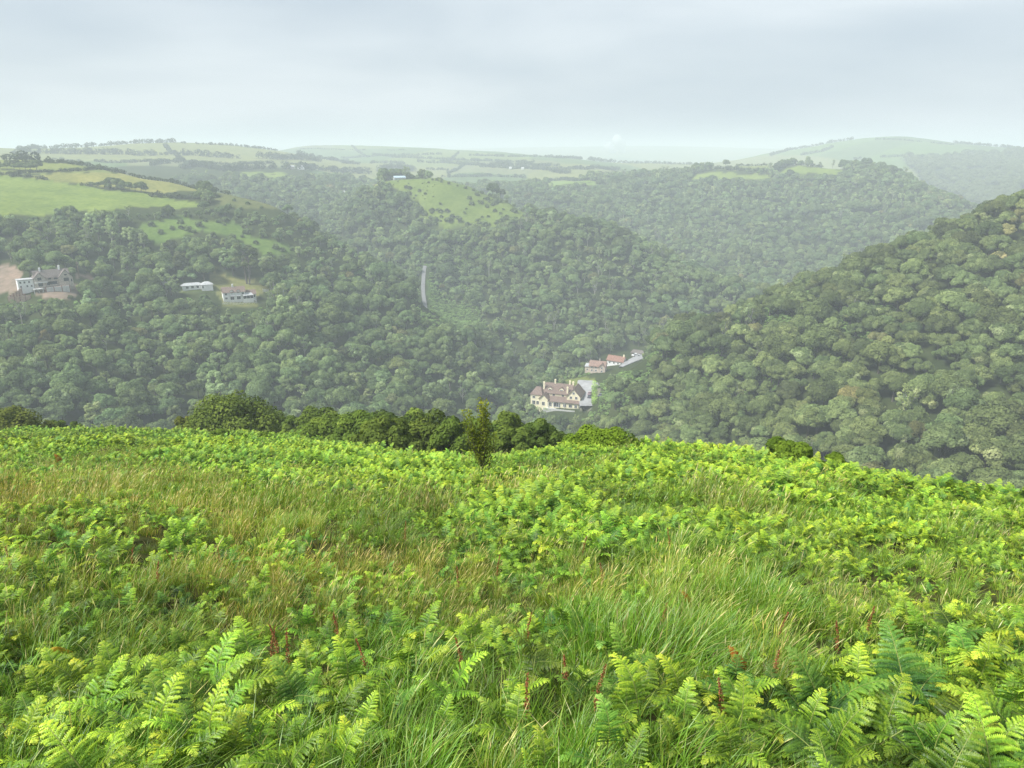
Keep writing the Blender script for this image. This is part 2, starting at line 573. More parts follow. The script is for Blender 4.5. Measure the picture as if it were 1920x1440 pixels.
quad = np.stack([v0, v0 + 1, v0 + nR_ + 1, v0 + nR_], 1)
me = raw_mesh("ground", np.stack([GX, GY, GZ], -1).reshape(-1, 3), np.full(len(quad), 4), quad.ravel(), MAT_TURF, None, True)
at_ = me.attributes.new('cover', 'FLOAT_COLOR', 'POINT')
at_.data.foreach_set('color', cov.reshape(-1))
tag(put(bpy.data.objects.new("ground", me)), "moorland slope, wooded valley sides and pasture hills", "ground", kind="structure")


def ribbon(name, pix, width, mat, label, rmin, rmax, lift=0.45):
    """a road laid over the ground along points seen in the photograph"""
    P = [at(x, y, rmin, rmax) for x, y in pix]
    fine = []
    for i in range(len(P) - 1):
        for k in range(8):
            fine.append(P[i].lerp(P[i + 1], k / 8))
    fine.append(P[-1])
    pts = np.array([(p.x, p.y) for p in fine])
    for _ in range(6):
        pts[1:-1] = (pts[:-2] + 2 * pts[1:-1] + pts[2:]) / 4
    t = np.gradient(pts, axis=0)
    nrm = unit(np.stack([-t[:, 1], t[:, 0]], 1))
    wv = np.interp(np.linspace(0, 1, len(pts)), np.linspace(0, 1, len(width)), width) if hasattr(width, '__len__') else np.full(len(pts), width)
    rows = []
    for s in (-0.5, -0.17, 0.17, 0.5):
        q = pts + nrm * (wv * s)[:, None]
        rows.append(np.stack([q[:, 0], q[:, 1], ground(q[:, 0], q[:, 1]) + lift], 1))
    zmax = np.max([r_[:, 2] for r_ in rows], axis=0)
    for _ in range(4):
        zmax[1:-1] = (zmax[:-2] + 2 * zmax[1:-1] + zmax[2:]) / 4
    for r_ in rows:
        r_[:, 2] = zmax
    low = [rows[0] - [0, 0, 2.0]] + rows + [rows[-1] - [0, 0, 2.0]]
    vs = np.concatenate(low)
    n = len(pts)
    fs = [(k * n + i, (k + 1) * n + i, (k + 1) * n + i + 1, k * n + i + 1) for k in range(5) for i in range(n - 1)]
    me = raw_mesh(name, vs, np.full(len(fs), 4), np.array(fs).ravel(), mat, None, False)
    return tag(put(bpy.data.objects.new(name, me)), label, "road", kind="structure")


MAT_ROAD = plain_mat("worn tarmac", (0.19, 0.19, 0.19), 0.9, 0.1, 0.5)
MAT_YARD = plain_mat("pale tarmac", (0.33, 0.33, 0.33), 0.9, 0.12, 0.4)
ribbon("road", [(800,488),(796,503),(794,520),(793,540),(794,556),(797,574),(803,592),(812,606),(826,622)], 3.1, MAT_ROAD, "narrow grey road winding down the side valley", 530, 680)
ribbon("road", [(1099,772),(1097,758),(1097,744),(1099,734),(1104,728),(1116,720)], [7, 7, 8, 10, 16, 6], MAT_YARD, "pale tarmac forecourt and lane beside the hotel", 370, 470, 0.5)
ribbon("road", [(1164,690),(1180,681),(1196,673),(1212,664)], [2.5, 5, 7, 6], MAT_YARD, "pale lane leading up the valley past the cottages", 400, 540, 0.5)
# ------------------------------------------------------------------ woodland trees
LEAF_T = leaf_mat("tree leaves", [(0.0, (0.086, 0.114, 0.048)), (0.35, (0.166, 0.208, 0.084)), (0.7, (0.255, 0.300, 0.128)), (1.0, (0.370, 0.405, 0.215))], 0.2)
BARK = plain_mat("bark", (0.15, 0.13, 0.11), 0.9, 0.25, 6)
BARK_PALE = plain_mat("pale bark", (0.36, 0.35, 0.31), 0.9, 0.2, 4)


def lobes_leaves(rng, lc, lr, per, leaf, squash=0.8, up=0.35, tone0=0.45, spread=0.16):
    Q, T = [], []
    for c, r_ in zip(lc, lr):
        n = int(per * (r_ / np.mean(lr)) ** 2)
        d = rnd_dir(rng, n * 2)
        keep = d[:, 2] + rng.random(n * 2) * 0.9 > -0.25
        d = d[keep][:n]
        rad = r_ * (0.62 + 0.42 * rng.random((len(d), 1)) ** 0.5)
        p = c + d * rad * [1, 1, squash]
        nr = unit(d + [0, 0, up] + 0.34 * rng.normal(size=d.shape))
        Q.append(leaves(rng, p, nr, leaf * (0.6 + 0.8 * rng.random(len(d))), 0.65))
        T.append(np.clip(tone0 + rng.normal() * spread + 0.085 * rng.normal(size=len(d)), 0, 1))
    return np.concatenate(Q), np.concatenate(T)


def limbs(rng, lc, H, r0, base=0.0, every=1):
    """trunk that splits into limbs reaching the lobes"""
    bend = rng.normal(size=2) * 0.25
    fork = np.array([bend[0], bend[1], H * 0.38])
    out_ = [tube([(0, 0, -1.0), (bend[0] * 0.3, bend[1] * 0.3, H * 0.15), fork, fork + [bend[0], bend[1], H * 0.3]], [r0 * 1.3, r0, r0 * 0.75, r0 * 0.25], 6)]
    for c in lc[::every]:
        s = fork + [0, 0, (rng.random() - 0.4) * H * 0.15]
        mid = s * 0.45 + np.asarray(c) * 0.55 + [0, 0, -0.05 * H]
        out_.append(tube([s, mid, c], [r0 * 0.42, r0 * 0.26, r0 * 0.07], 4))
    return out_


def broad_proto(seed, H, Rr, nl, per, leaf, low=0.22, tone=0.45, lobe=(0.20, 0.42), top=1.0):
    rng = np.random.default_rng(seed)
    lc, lr = [], []
    for k in range(nl):
        d = rnd_dir(rng, 1)[0]
        d[2] = abs(d[2]) * 1.05 - 0.25
        f = 0.55 + 0.32 * rng.random()
        cz = H * (low + 0.36)
        c = np.array([d[0] * Rr * f, d[1] * Rr * f, cz + d[2] * (H - cz) * f * top])
        lc.append(c); lr.append(Rr * rng.uniform(*lobe))
    Q, T = lobes_leaves(rng, lc, lr, per, leaf, tone0=tone)
    return quad_mesh("crown", Q, LEAF_T, T), tubes_mesh("trunk", limbs(rng, lc, H, 0.03 * H, every=2), BARK)


def bare_proto(seed, H, leafy):
    """pale, half bare tree: many upright grey limbs, a little foliage at their ends"""
    rng = np.random.default_rng(seed)
    tb, ends = [], []
    tb.append(tube([(0, 0, -1), (0.1, 0, H * 0.3), (0.25, 0.1, H * 0.62)], [0.26, 0.2, 0.12], 6))
    for k in range(11):
        an = rng.random() * 6.28
        s = np.array([0.12, 0.05, H * rng.uniform(0.2, 0.6)])
        e = s + [math.cos(an) * rng.uniform(1.0, 2.6), math.sin(an) * rng.uniform(1.0, 2.6), H * rng.uniform(0.22, 0.42)]
        m_ = (s + e) / 2 + [math.cos(an) * 0.5, math.sin(an) * 0.5, -0.2]
        tb.append(tube([s, m_, e], [0.13, 0.09, 0.035], 4))
        ends.append(e)
        for q in range(4):
            e2 = m_ * 0.4 + e * 0.6 + rng.normal(size=3) * 0.9 + [0, 0, 0.9]
            tb.append(tube([m_ * 0.6 + e * 0.4, e2], [0.06, 0.02], 3))
            ends.append(e2)
    lc = [ends[i] for i in rng.permutation(len(ends))[:int(len(ends) * leafy)]]
    Q, T = lobes_leaves(rng, lc, [0.7 + 0.4 * rng.random() for _ in lc], 34, 0.26, tone0=0.72)
    return quad_mesh("crown", Q, LEAF_T, T), tubes_mesh("trunk", tb, BARK_PALE)


def fir_proto(seed, H, Rr):
    rng = np.random.default_rng(seed)
    lc, lr = [], []
    for k in range(40):
        z = rng.uniform(0.12, 0.98)
        an = rng.random() * 6.28
        rr_ = Rr * (1 - z) ** 0.8 * rng.uniform(0.3, 0.85)
        lc.append(np.array([math.cos(an) * rr_, math.sin(an) * rr_, z * H])); lr.append(Rr * (0.16 + 0.24 * (1 - z)))
    Q, T = lobes_leaves(rng, lc, lr, 50, 0.32, squash=0.6, up=0.1, tone0=0.22)
    return quad_mesh("crown", Q, LEAF_T, T), tubes_mesh("trunk", [tube([(0, 0, -1), (0, 0, H * 0.5), (0, 0, H * 0.95)], [0.3, 0.2, 0.05])], BARK)


TREES = []   # (crown, trunk, height, radius, kind)
for s_, (H_, R_, nl_, per_, leaf_, tone_) in enumerate([
        (10.5, 5.0, 30, 260, 0.31, 0.40), (11.5, 5.6, 36, 260, 0.33, 0.36), (9.5, 4.6, 26, 260, 0.30, 0.46), (12.0, 6.4, 42, 260, 0.34, 0.32),
        (10.0, 5.2, 28, 260, 0.31, 0.50), (11.0, 4.4, 32, 240, 0.30, 0.56)]):
    TREES.append((*broad_proto(100 + s_, H_, R_, nl_, per_, leaf_, tone=tone_), H_, R_, 'broad'))
for s_, (H_, R_) in enumerate([(12.5, 3.6), (13.0, 4.0)]):
    TREES.append((*broad_proto(200 + s_, H_, R_, 34, 150, 0.28, low=0.1, tone=0.74, lobe=(0.2, 0.34), top=1.05), H_, R_, 'pale'))
TREES.append((*bare_proto(301, 11.5, 0.55), 11.5, 3.2, 'bare'))
TREES.append((*bare_proto(302, 12.5, 0.3), 12.5, 3.2, 'bare'))
TREES.append((*broad_proto(400, 5.0, 3.4, 18, 130, 0.36, low=-0.1, tone=0.55), 5.0, 3.4, 'shrub'))
TREES.append((*fir_proto(500, 17.0, 3.6), 17.0, 3.6, 'fir'))
KIND = [t[4] for t in TREES]
TREE_ALL = []
for t in TREES:       # crown and trunk in one mesh, for the far mass of the wood
    bm = bmesh.new(); bm.from_mesh(t[0]); nf = len(bm.faces)
    bm.from_mesh(t[1]); bm.faces.ensure_lookup_table()
    me = bpy.data.meshes.new("woodland_tree"); bm.to_mesh(me); bm.free()
    me.materials.clear(); me.materials.append(LEAF_T); me.materials.append(t[1].materials[0])
    mi = np.zeros(len(me.polygons), np.int32); mi[nf:] = 1
    me.polygons.foreach_set('material_index', mi)
    TREE_ALL.append(me)

# where they stand: a jittered grid over every slope
sp = 6.5
gx_, gy_ = np.meshgrid(np.arange(-1000, 1120, sp), np.arange(120, 1350, sp), indexing='ij')
tx = (gx_ + RNG.uniform(-0.48, 0.48, gx_.shape) * sp).ravel()
ty = (gy_ + RNG.uniform(-0.48, 0.48, gx_.shape) * sp).ravel()
tr_ = np.hypot(tx, ty); tt = np.arctan2(tx, ty)
ok = (tr_ > 160) & (tr_ < 1330) & (np.abs(tt) < 0.84)
ok &= ~((tr_ > 700) & (RNG.random(len(tr_)) < 0.18))
tx, ty, tr_, tt = tx[ok], ty[ok], tr_[ok], tt[ok]
tz = ground(tx, ty)
tpx, tpy, _d = project(tx, ty, tz)
ok = ~in_bare(tx + 9 * vnoise(tx, ty + 400, 17) * np.where(tr_ > 600, 1.8, 1), ty + 14 * vnoise(tx + 800, ty, 17) * np.where(tr_ > 600, 1.6, 1))
# nor where a crown would stand in front of an open field
for poly, a, b, _c in BARE:
    hp = 8.0 * F / np.maximum(_d, 1)
    for q_ in (0.35, 0.75):
        ok &= ~(inpoly(tpx, tpy - hp * q_, poly) & (tr_ > a - 30) & (tr_ < b))
# open pasture beyond the woods on the left and in the middle
ok &= ~((tr_ > 640) & (tpx < 330) & (tpy < 400))
ok &= ~((tr_ > 870) & (tpx < 560) & (tpy < 330))
ok &= ~((tr_ > 1000) & (tpx < 1000) & (tpy < 338))
ok &= ~((tr_ > 1235) & (tpx < 1900))
# the near slope carries bracken, not woods
ok &= ~((tr_ < 230) & (tz - ZC > -60) & (tpx < 1000))
tx, ty, tr_, tt, tz, tpx, tpy = (a[ok] for a in (tx, ty, tr_, tt, tz, tpx, tpy))
n = len(tx)
big = vnoise(tx + 900, ty + 300, 55) + 0.6 * vnoise(tx, ty, 21)
u = RNG.random(n)
pick = RNG.integers(0, 6, n)
pick = np.where(u < 0.16 + 0.5 * np.clip(big, 0, 1), RNG.integers(6, 8, n), pick)
pick = np.where((u > 0.955) | ((big > 0.30) & (u > 0.78)), RNG.integers(8, 10, n), pick)
right = tpx > 1120 + (tpy - 770) * -1.4
pick = np.where(right & (tr_ < 480) & (pick >= 6) & (u < 0.9), RNG.integers(0, 6, n), pick)
spur = (tpx > 880) & (tpx < 1420) & (tr_ > 470) & (tr_ < 720)
pick = np.where(spur & (u > 0.86), RNG.integers(8, 10, n), pick)
shr = inpoly(tpx, tpy, [(800,540),(900,560),(960,620),(1100,690),(1090,716),(1000,690),(900,640),(820,610)]) & (tr_ > 400) & (tr_ < 650)
pick = np.where(shr & (RNG.random(n) < 0.7), 10, pick)
pick = np.where((RNG.random(n) < 0.006) & (tr_ > 380), 11, pick)
sc = (0.50 + 0.70 * RNG.random(n) ** 1.7) * (1 + 0.3 * np.clip(vnoise(tx + 70, ty, 40), -0.4, 0.4)) * np.where((tr_ < 420), 1.02, 1.0)
sc = np.where(pick == 11, sc * 0.8, sc)
sc = np.where(right & (tr_ > 395) & (tr_ < 520), np.minimum(sc, 0.98), sc)
edge = inpoly(tpx, tpy, [(230,395),(600,395),(720,500),(560,500),(300,470),(230,440)]) & (tr_ < 640)
sc = np.where(edge, sc * 0.62, sc)
# colour of each wood: olive on the near right, deeper and bluer on the left
base = np.where((right & (tr_ < 500))[:, None], [0.88, 0.92, 0.80], [0.86, 0.97, 0.90])
hue = RNG.normal(size=(n, 1))
tint = base * (1 + 0.20 * RNG.normal(size=(n, 1)) + 0.14 * big[:, None]) * (1 + hue * [0.045, 0.0, -0.03])
brown = RNG.random(n) < np.where(right, 0.022, 0.012)
tint = np.where(brown[:, None], tint * [1.3, 0.97, 1.0], tint)
tint = np.clip(tint, 0.5, 1.9)
# keep the houses and the road in sight
CLEAR = [(985, 708, 1100, 766, 401), (1084, 716, 1124, 764, 401), (1106, 672, 1142, 697, 450), (1140, 656, 1210, 690, 455), (1150, 668, 1190, 690, 450),
         (8, 486, 40, 546, 460), (38, 494, 140, 554, 458), (100, 505, 176, 520, 458), (72, 540, 148, 560, 450),
         (348, 524, 398, 541, 452), (398, 508, 505, 560, 446), (412, 556, 486, 570, 446),
         (787, 503, 806, 596, 640), (806, 560, 860, 600, 580), (1046, 706, 1105, 716, 420)]
Hh = np.array([t[2] for t in TREES])[pick] * sc
Rh = np.array([t[3] for t in TREES])[pick] * sc
ppx, ppy, pd = project(tx, ty, tz + Hh)
half = Rh * F / pd
bad = np.zeros(n, bool)
for x0, y0, x1, y1, rh in CLEAR:
    bad |= (tr_ < rh) & (tr_ > 150) & (tpx + half * 0.85 > x0) & (tpx - half * 0.85 < x1) & (ppy + half * 0.12 < y1) & (tpy > y0)
keep = ~bad
ux, uy = tx[bad], ty[bad]
tx, ty, tr_, tz, tpx, tpy, pick, sc, tint, Hh, Rh, ppx, ppy, pd, half, big, right, hue, brown = (a[keep] for a in (tx, ty, tr_, tz, tpx, tpy, pick, sc, tint, Hh, Rh, ppx, ppy, pd, half, big, right, hue[:, 0], brown))
n = len(tx)
trot = RNG.random(n) * 6.28


def seen_pixels(order, cx, cy, hw, hh, W=640, Hn=480, sky=None):
    """how many cells of a 640 x 480 picture each item shows, nearer items first"""
    used = np.zeros((Hn, W), bool) if sky is None else sky.copy()
    cnt = np.zeros(len(cx), int)
    k = W / 1920
    for i in order:
        x0, x1 = int((cx[i] - hw[i]) * k), int((cx[i] + hw[i]) * k) + 1
        y0, y1 = int((cy[i] - hh[i]) * k), int((cy[i] + hh[i]) * k) + 1
        x0, y0 = max(x0, 0), max(y0, 0); x1, y1 = min(x1, W), min(y1, Hn)
        if x0 >= x1 or y0 >= y1:
            continue
        s = used[y0:y1, x0:x1]
        cnt[i] = s.size - s.sum()
        s[:] = True
    return cnt


blk = np.zeros((480, 640), bool)
crest = np.interp(np.arange(640) * 3, CR[:, 0], CR[:, 1])
for c_i in range(640):
    blk[int(crest[c_i] / 3) - 1:, c_i] = True
# the bushes on the edge hide what is behind them
blk[int(750 / 3):, 117:172] = True; blk[int(765 / 3):, 177:330] = True
cnt = seen_pixels(np.argsort(tr_), ppx, (ppy + tpy) / 2 - (tpy - ppy) * 0.12, half * 0.8, (tpy - ppy) * 0.36, sky=blk)
cnt = cnt * (pick != 11)
top = np.argsort(-cnt)[:290]
single = np.zeros(n, bool); single[top] = True


def tree_label(i):
    k = KIND[pick[i]]
    look = {'broad': 'round', 'pale': 'feathery', 'bare': 'grey half bare', 'shrub': 'low bushy', 'fir': 'dark pointed'}[k]
    size = 'broad ' if Rh[i] > 5.4 else 'small ' if Rh[i] < 3.5 and k == 'broad' else ''
    t_ = tint[i]
    colr = '' if k == 'bare' else 'brownish ' if brown[i] else 'bright ' if t_[1] > 1.2 else 'dark ' if t_[1] < 0.85 else 'olive ' if t_[0] / t_[1] > 1.06 else 'green '
    if right[i] and tr_[i] < 520:
        v_ = 'just above the bracken edge' if tpy[i] > 790 else 'near its skyline' if (tpy[i] - (358 + (1920 - tpx[i]) * 0.44)) < 75 else 'low down' if tpy[i] > 690 else 'halfway up' if tpy[i] > 560 else 'high up'
        if tpx[i] < 1300: v_ = 'close to the hotel lane'
        elif tpx[i] > 1720: v_ += ' at the edge'
        elif tpx[i] < 1500: v_ += ' nearest the valley'
        where = 'on the right slope ' + v_
    elif tr_[i] < 440 and tpx[i] > 900:
        where = 'in the valley bottom near the cream hotel'
    elif tpx[i] < 900 and tr_[i] < 560:
        v_ = 'below the unfinished house' if tpx[i] < 240 and tpy[i] > 560 else 'below the white cottages' if tpx[i] < 560 and tpy[i] > 560 else 'towards the side valley' if tpx[i] > 560 else 'among the houses' if tpy[i] > 480 else 'under the pasture'
        if tpy[i] > 720: v_ = 'low behind the dome bush' if tpx[i] < 560 else 'low behind the thicket'
        where = 'on the left slope ' + v_
    else:
        where = 'on the middle spur ' + ('above the cottages' if tpx[i] > 1000 else 'near the grey road')
    return f"{size}{colr}{look} tree {where}"


TP = []
for i, t in enumerate(TREES):
    TP.append(t)
for i in top:
    cr, tk, H_, R_, kd = TREES[pick[i]]
    nm = {'broad': 'broadleaf_tree', 'pale': 'pale_tree', 'bare': 'half_bare_tree', 'shrub': 'bushy_tree', 'fir': 'fir_tree'}[kd]
    o = empty(nm, (tx[i], ty[i], tz[i]), trot[i])
    o.scale = (sc[i], sc[i], sc[i])
    tag(o, tree_label(i), "tree", "trees of the wooded valley sides")
    for nm2, me in (("trunk", tk), ("crown", cr)):
        c = put(bpy.data.objects.new(nm2, me), o)
        c["tint"] = tuple(float(v) for v in tint[i])
rest = ~single
k_ = int(rest.sum())
scatter("woodland", TREE_ALL, np.stack([tx, ty, tz], 1)[rest], np.stack([np.zeros(k_), np.zeros(k_), trot[rest]], 1), np.repeat(sc[rest][:, None], 3, 1) * np.stack([np.ones(k_), np.ones(k_), RNG.uniform(0.85, 1.15, k_)], 1),
        pick[rest], tint[rest], "dense mixed woodland clothing the steep sides of the valley", "woodland")
# low scrub where no tall tree stands: beside the lanes, the side road and the houses
vx_, vy_ = [], []
for q in range(9):
    vx_.append(ux + RNG.normal(size=len(ux)) * 3.2); vy_.append(uy + RNG.normal(size=len(ux)) * 3.2)
sx_, sy_ = RNG.uniform(-110, -25, 5000), RNG.uniform(500, 690, 5000)
vx_.append(sx_); vy_.append(sy_)
sx_, sy_ = RNG.uniform(15, 170, 6500), RNG.uniform(300, 500, 6500)
vx_.append(sx_); vy_.append(sy_)
vx_ = np.concatenate(vx_); vy_ = np.concatenate(vy_)
vz_ = ground(vx_, vy_)
qpx, qpy, _q = project(vx_, vy_, vz_)
qr_ = np.hypot(vx_, vy_)
HARD = [BARE[k] for k in range(len(BARE)) if k != 6]
hide = np.zeros(len(vx_), bool)
for poly, a, b, _c in HARD:
    hide |= inpoly(qpx, qpy, poly) & (qr_ > a) & (qr_ < b)
hide |= (qpx > 980) & (qpx < 1106) & (qpy > 700) & (qpy < 792) & (qr_ > 383) & (qr_ < 455)
for x0, y0, x1, y1, rh in CLEAR[2:5]:
    hide |= (qpx > x0 - 2) & (qpx < x1 + 2) & (qpy > y0) & (qpy < y1 + 8)
hide |= (qpx > 787) & (qpx < 806) & (qpy > 500) & (qpy < 600) & (qr_ > 500)
hide |= (qpx > 1080) & (qpx < 1124) & (qpy > 712) & (qpy < 775)
hide |= (np.abs(qpx - np.interp(-qpy, [-720, -708, -693, -681, -673, -664], [1116, 1135, 1160, 1180, 1196, 1212])) < 13) & (qpy > 658) & (qpy < 724)
vx_, vy_, vz_, qr_ = (a[~hide] for a in (vx_, vy_, vz_, qr_))
k_ = len(vx_)
us = RNG.uniform(0.16, 0.46, k_)
ut = np.clip(np.array([0.85, 1.08, 0.8]) * (1 + 0.25 * RNG.normal(size=(k_, 1))), 0.5, 1.9)
scatter("undergrowth", [TREES[10][0], TREES[4][0]], np.stack([vx_, vy_, vz_], 1), np.stack([np.zeros(k_), np.zeros(k_), RNG.random(k_) * 6.28], 1), np.repeat(us[:, None], 3, 1) * [1.1, 1.1, 0.8],
        np.zeros(k_, int), ut, "low green scrub filling the gaps beside the lanes and houses", "undergrowth")
print("trees", n)

# ------------------------------------------------------------------ hedges, copses and single trees of the fields
HEDGE = leaf_mat("hedge leaves", [(0.0, (0.030, 0.045, 0.020)), (0.5, (0.050, 0.070, 0.028)), (1.0, (0.085, 0.105, 0.040))], 0.2, tinted=False)


def hedgerow(name, pix, rmin, rmax, h, label, cat="hedge", dens=1.0, gap=0.0, seed=0, leaf=None, group="hedges between the far fields"):
    rng = np.random.default_rng(900 + seed)
    P = [at(x, y, rmin, rmax) for x, y in pix]
    lc, lr = [], []
    for a, b in zip(P[:-1], P[1:]):
        L = (b - a).length
        k = max(2, int(L / (h * 0.55) * dens))
        on = True
        for q in range(k):
            if rng.random() < 0.12: on = rng.random() > gap
            if not on: continue
            p = a.lerp(b, (q + rng.random()) / k)
            hh = h * rng.uniform(0.45, 1.15)
            x_, y_ = p.x + rng.normal() * h * 0.15, p.y + rng.normal() * h * 0.15
            lc.append(np.array([x_, y_, float(ground(x_, y_)) + hh * 0.45])); lr.append(hh * 0.62)
    if not lc: return
    Q, T = lobes_leaves(rng, lc, lr, 42, (leaf or h * 0.16), squash=0.85)
    o = put(bpy.data.objects.new(name, quad_mesh(name, Q, HEDGE, T)))
    return tag(o, label, cat, group)


HR = [
    ([(-60,296),(3,296),(50,299),(92,301)], 600, 950, 7, "ragged tall hedge along the left skyline above the small pasture", 1.0, 0.2),
    ([(92,303),(130,308),(180,314),(240,323),(300,330),(345,337),(400,343),(430,349)], 600, 900, 3.6, "thin dark hedge running down the ridge of the left-hand pasture", 1.0, 0.25),
    ([(-60,331),(0,328),(50,325),(100,323),(160,320),(207,318)], 560, 860, 2.6, "low straight hedge between the two upper left pastures", 1.1, 0.0),
    ([(18,331),(55,333),(90,339),(150,348),(170,349)], 560, 760, 3.2, "broken line of thorn bushes above the large left pasture", 0.8, 0.6),
    ([(280,368),(320,371),(350,374),(380,371),(400,366)], 560, 720, 4.5, "scrubby hedge under the copse at the edge of the pasture", 1.2, 0.0),
    ([(20,290),(100,288),(200,290),(320,291),(420,296),(520,299),(600,303)], 1250, 1780, 11, "wide dark belt of trees across the far left plateau", 1.0, 0.05),
    ([(310,274),(316,282),(322,290)], 1400, 1780, 6, "short upright hedge dividing the two highest left fields", 1.0, 0.0),
    ([(340,269),(400,272),(460,276),(520,281)], 1550, 1760, 5, "thin hedge on the skyline right of the highest left field", 0.8, 0.15),
    ([(36,283),(75,276),(110,273),(150,276),(200,272),(240,270),(330,268)], 1550, 1850, 8, "dark tree line on the far left skyline", 1.0, 0.1),
    ([(100,300),(180,303),(250,305),(340,304),(450,308),(560,309)], 1150, 1500, 5, "faint hedge below the belt of trees on the plateau", 0.9, 0.3),
    ([(283,312),(300,308),(318,306),(338,306)], 1120, 1450, 9, "small dark copse in the middle of the plateau fields", 1.1, 0.0),
    ([(343,318),(370,312),(400,318),(430,322),(455,318),(500,316),(545,317)], 1050, 1330, 10, "line of round trees left of the white farmhouse", 1.0, 0.05),
    ([(560,318),(590,318),(620,322),(650,324),(690,326)], 1050, 1480, 11, "dark trees right of the white farmhouse", 1.1, 0.0),
    ([(430,334),(470,338),(520,339),(560,338)], 950, 1300, 5, "hedge along the foot of the bright field below the farm", 1.0, 0.1),
    ([(560,290),(590,292),(620,296),(650,302)], 1500, 2100, 9, "dark wooded shoulder where the left plateau dips", 1.3, 0.0),
    ([(560,280),(640,281),(760,282)], 2100, 2700, 4, "faint upper hedge on the smooth far middle hill", 0.6, 0.3),
    ([(640,297),(700,294),(780,292),(830,290)], 1850, 2300, 6, "long thin hedge across the far middle hill", 0.8, 0.2),
    ([(700,291),(740,296),(840,300),(930,303),(1000,305)], 1600, 2200, 7, "hedge slanting down the far middle fields", 0.9, 0.15),
    ([(713,322),(730,318),(750,318),(775,322)], 1250, 1700, 13, "round dark copse behind the bracken knoll", 1.4, 0.0),
    ([(783,304),(830,306),(870,309),(910,311)], 1500, 2000, 8, "dark hedge above the yellow-green far field", 1.0, 0.1),
    ([(800,318),(850,320),(900,317)], 1350, 1750, 6, "hedge under the yellow-green far field", 0.9, 0.1),
    ([(900,314),(940,315),(990,317),(1035,321),(1065,326)], 1300, 1900, 11, "thick band of trees in the middle distance", 1.2, 0.0),
    ([(830,333),(900,331),(980,333),(1040,336)], 1180, 1500, 7, "hedge behind the wooded side valley", 1.0, 0.15),
    ([(1003,295),(1040,297),(1090,299)], 1900, 2500, 8, "hazy tree row on the far middle horizon", 1.0, 0.1),
    ([(1100,300),(1147,301)], 1900, 2500, 10, "small square dark plantation below the smoke", 1.4, 0.0),
    ([(1150,304),(1230,307),(1300,309)], 1700, 2500, 7, "faint hazy hedge right of the plantation", 0.9, 0.3),
    ([(1020,339),(1060,338),(1120,341)], 1150, 1500, 6, "hedge around the bright field behind the spur", 1.1, 0.0),
    ([(1125,330),(1160,326),(1200,322),(1240,320),(1283,317),(1330,314)], 1130, 1400, 10, "dark hedge trees along the left part of the ridge behind", 1.1, 0.1),
    ([(1283,322),(1330,319),(1380,319),(1420,322),(1455,325)], 1130, 1300, 6, "hedge between the two green fields on the ridge behind", 1.1, 0.05),
    ([(1455,322),(1465,315),(1475,310),(1490,308)], 1130, 1300, 9, "tall hedge beside the right field on the ridge behind", 1.2, 0.0),
    ([(1380,306),(1440,305),(1500,305),(1560,308)], 1180, 1400, 4, "low hedge on the skyline of the ridge behind", 0.9, 0.2),
    ([(1445,293),(1480,282),(1520,274),(1560,267),(1600,262)], 2300, 2700, 9, "dark wood edge climbing the far right hill", 1.0, 0.0),
    ([(1500,292),(1540,285),(1560,277)], 2200, 2600, 8, "hazy hedge across the lower far right hill", 1.0, 0.1),
    ([(1790,264),(1840,269),(1880,273),(1930,276)], 2300, 2700, 8, "hazy trees on the skyline of the far right hill", 1.0, 0.1),
    ([(1700,299),(1760,298),(1800,296),(1860,293)], 1700, 2300, 11, "hazy upper edge of the wood below the far right hill", 1.3, 0.0),
    ([(0,307),(60,306),(117,306)], 620, 900, 3.0, "short hedge under the uppermost left pasture", 1.0, 0.1),
    ([(330,290),(335,297),(345,303)], 1250, 1600, 6, "short upright hedge crossing the belt of far trees", 1.0, 0.0),
    ([(660,274),(670,284),(690,295)], 1900, 2600, 5, "upright hedge on the left of the far middle hill", 0.9, 0.1),
    ([(860,287),(850,295),(840,303)], 1800, 2600, 5, "upright hedge on the right of the far middle hill", 0.9, 0.1),
    ([(640,306),(700,306),(760,307)], 1500, 2100, 7, "hedge along the foot of the far middle hill, left part", 1.0, 0.1),
    ([(880,292),(940,294),(1000,297)], 1900, 2500, 6, "hazy upper hedge right of the far middle hill", 0.9, 0.15),
    ([(930,308),(990,310),(1050,312)], 1450, 2100, 7, "hedge above the thick band of middle distance trees", 1.0, 0.1),
    ([(840,326),(860,318),(870,310)], 1350, 1900, 6, "slanting hedge beside the yellow-green far field", 1.0, 0.1),
    ([(1050,318),(1100,318),(1160,319)], 1350, 1900, 8, "dark hedge left of the ridge trees behind", 1.1, 0.1),
    ([(1600,300),(1650,296),(1700,294)], 1900, 2500, 7, "hazy hedge across the middle of the far right hill", 0.9, 0.2),
    ([(1640,262),(1720,266),(1790,272)], 2200, 2600, 5, "faint hedge high on the far right hill", 0.8, 0.3),
]
for q, (pix, a, b, h, lab, dn, gp) in enumerate(HR):
    hedgerow("hedgerow", pix, a, b, h, lab, dens=dn, gap=gp, seed=q)

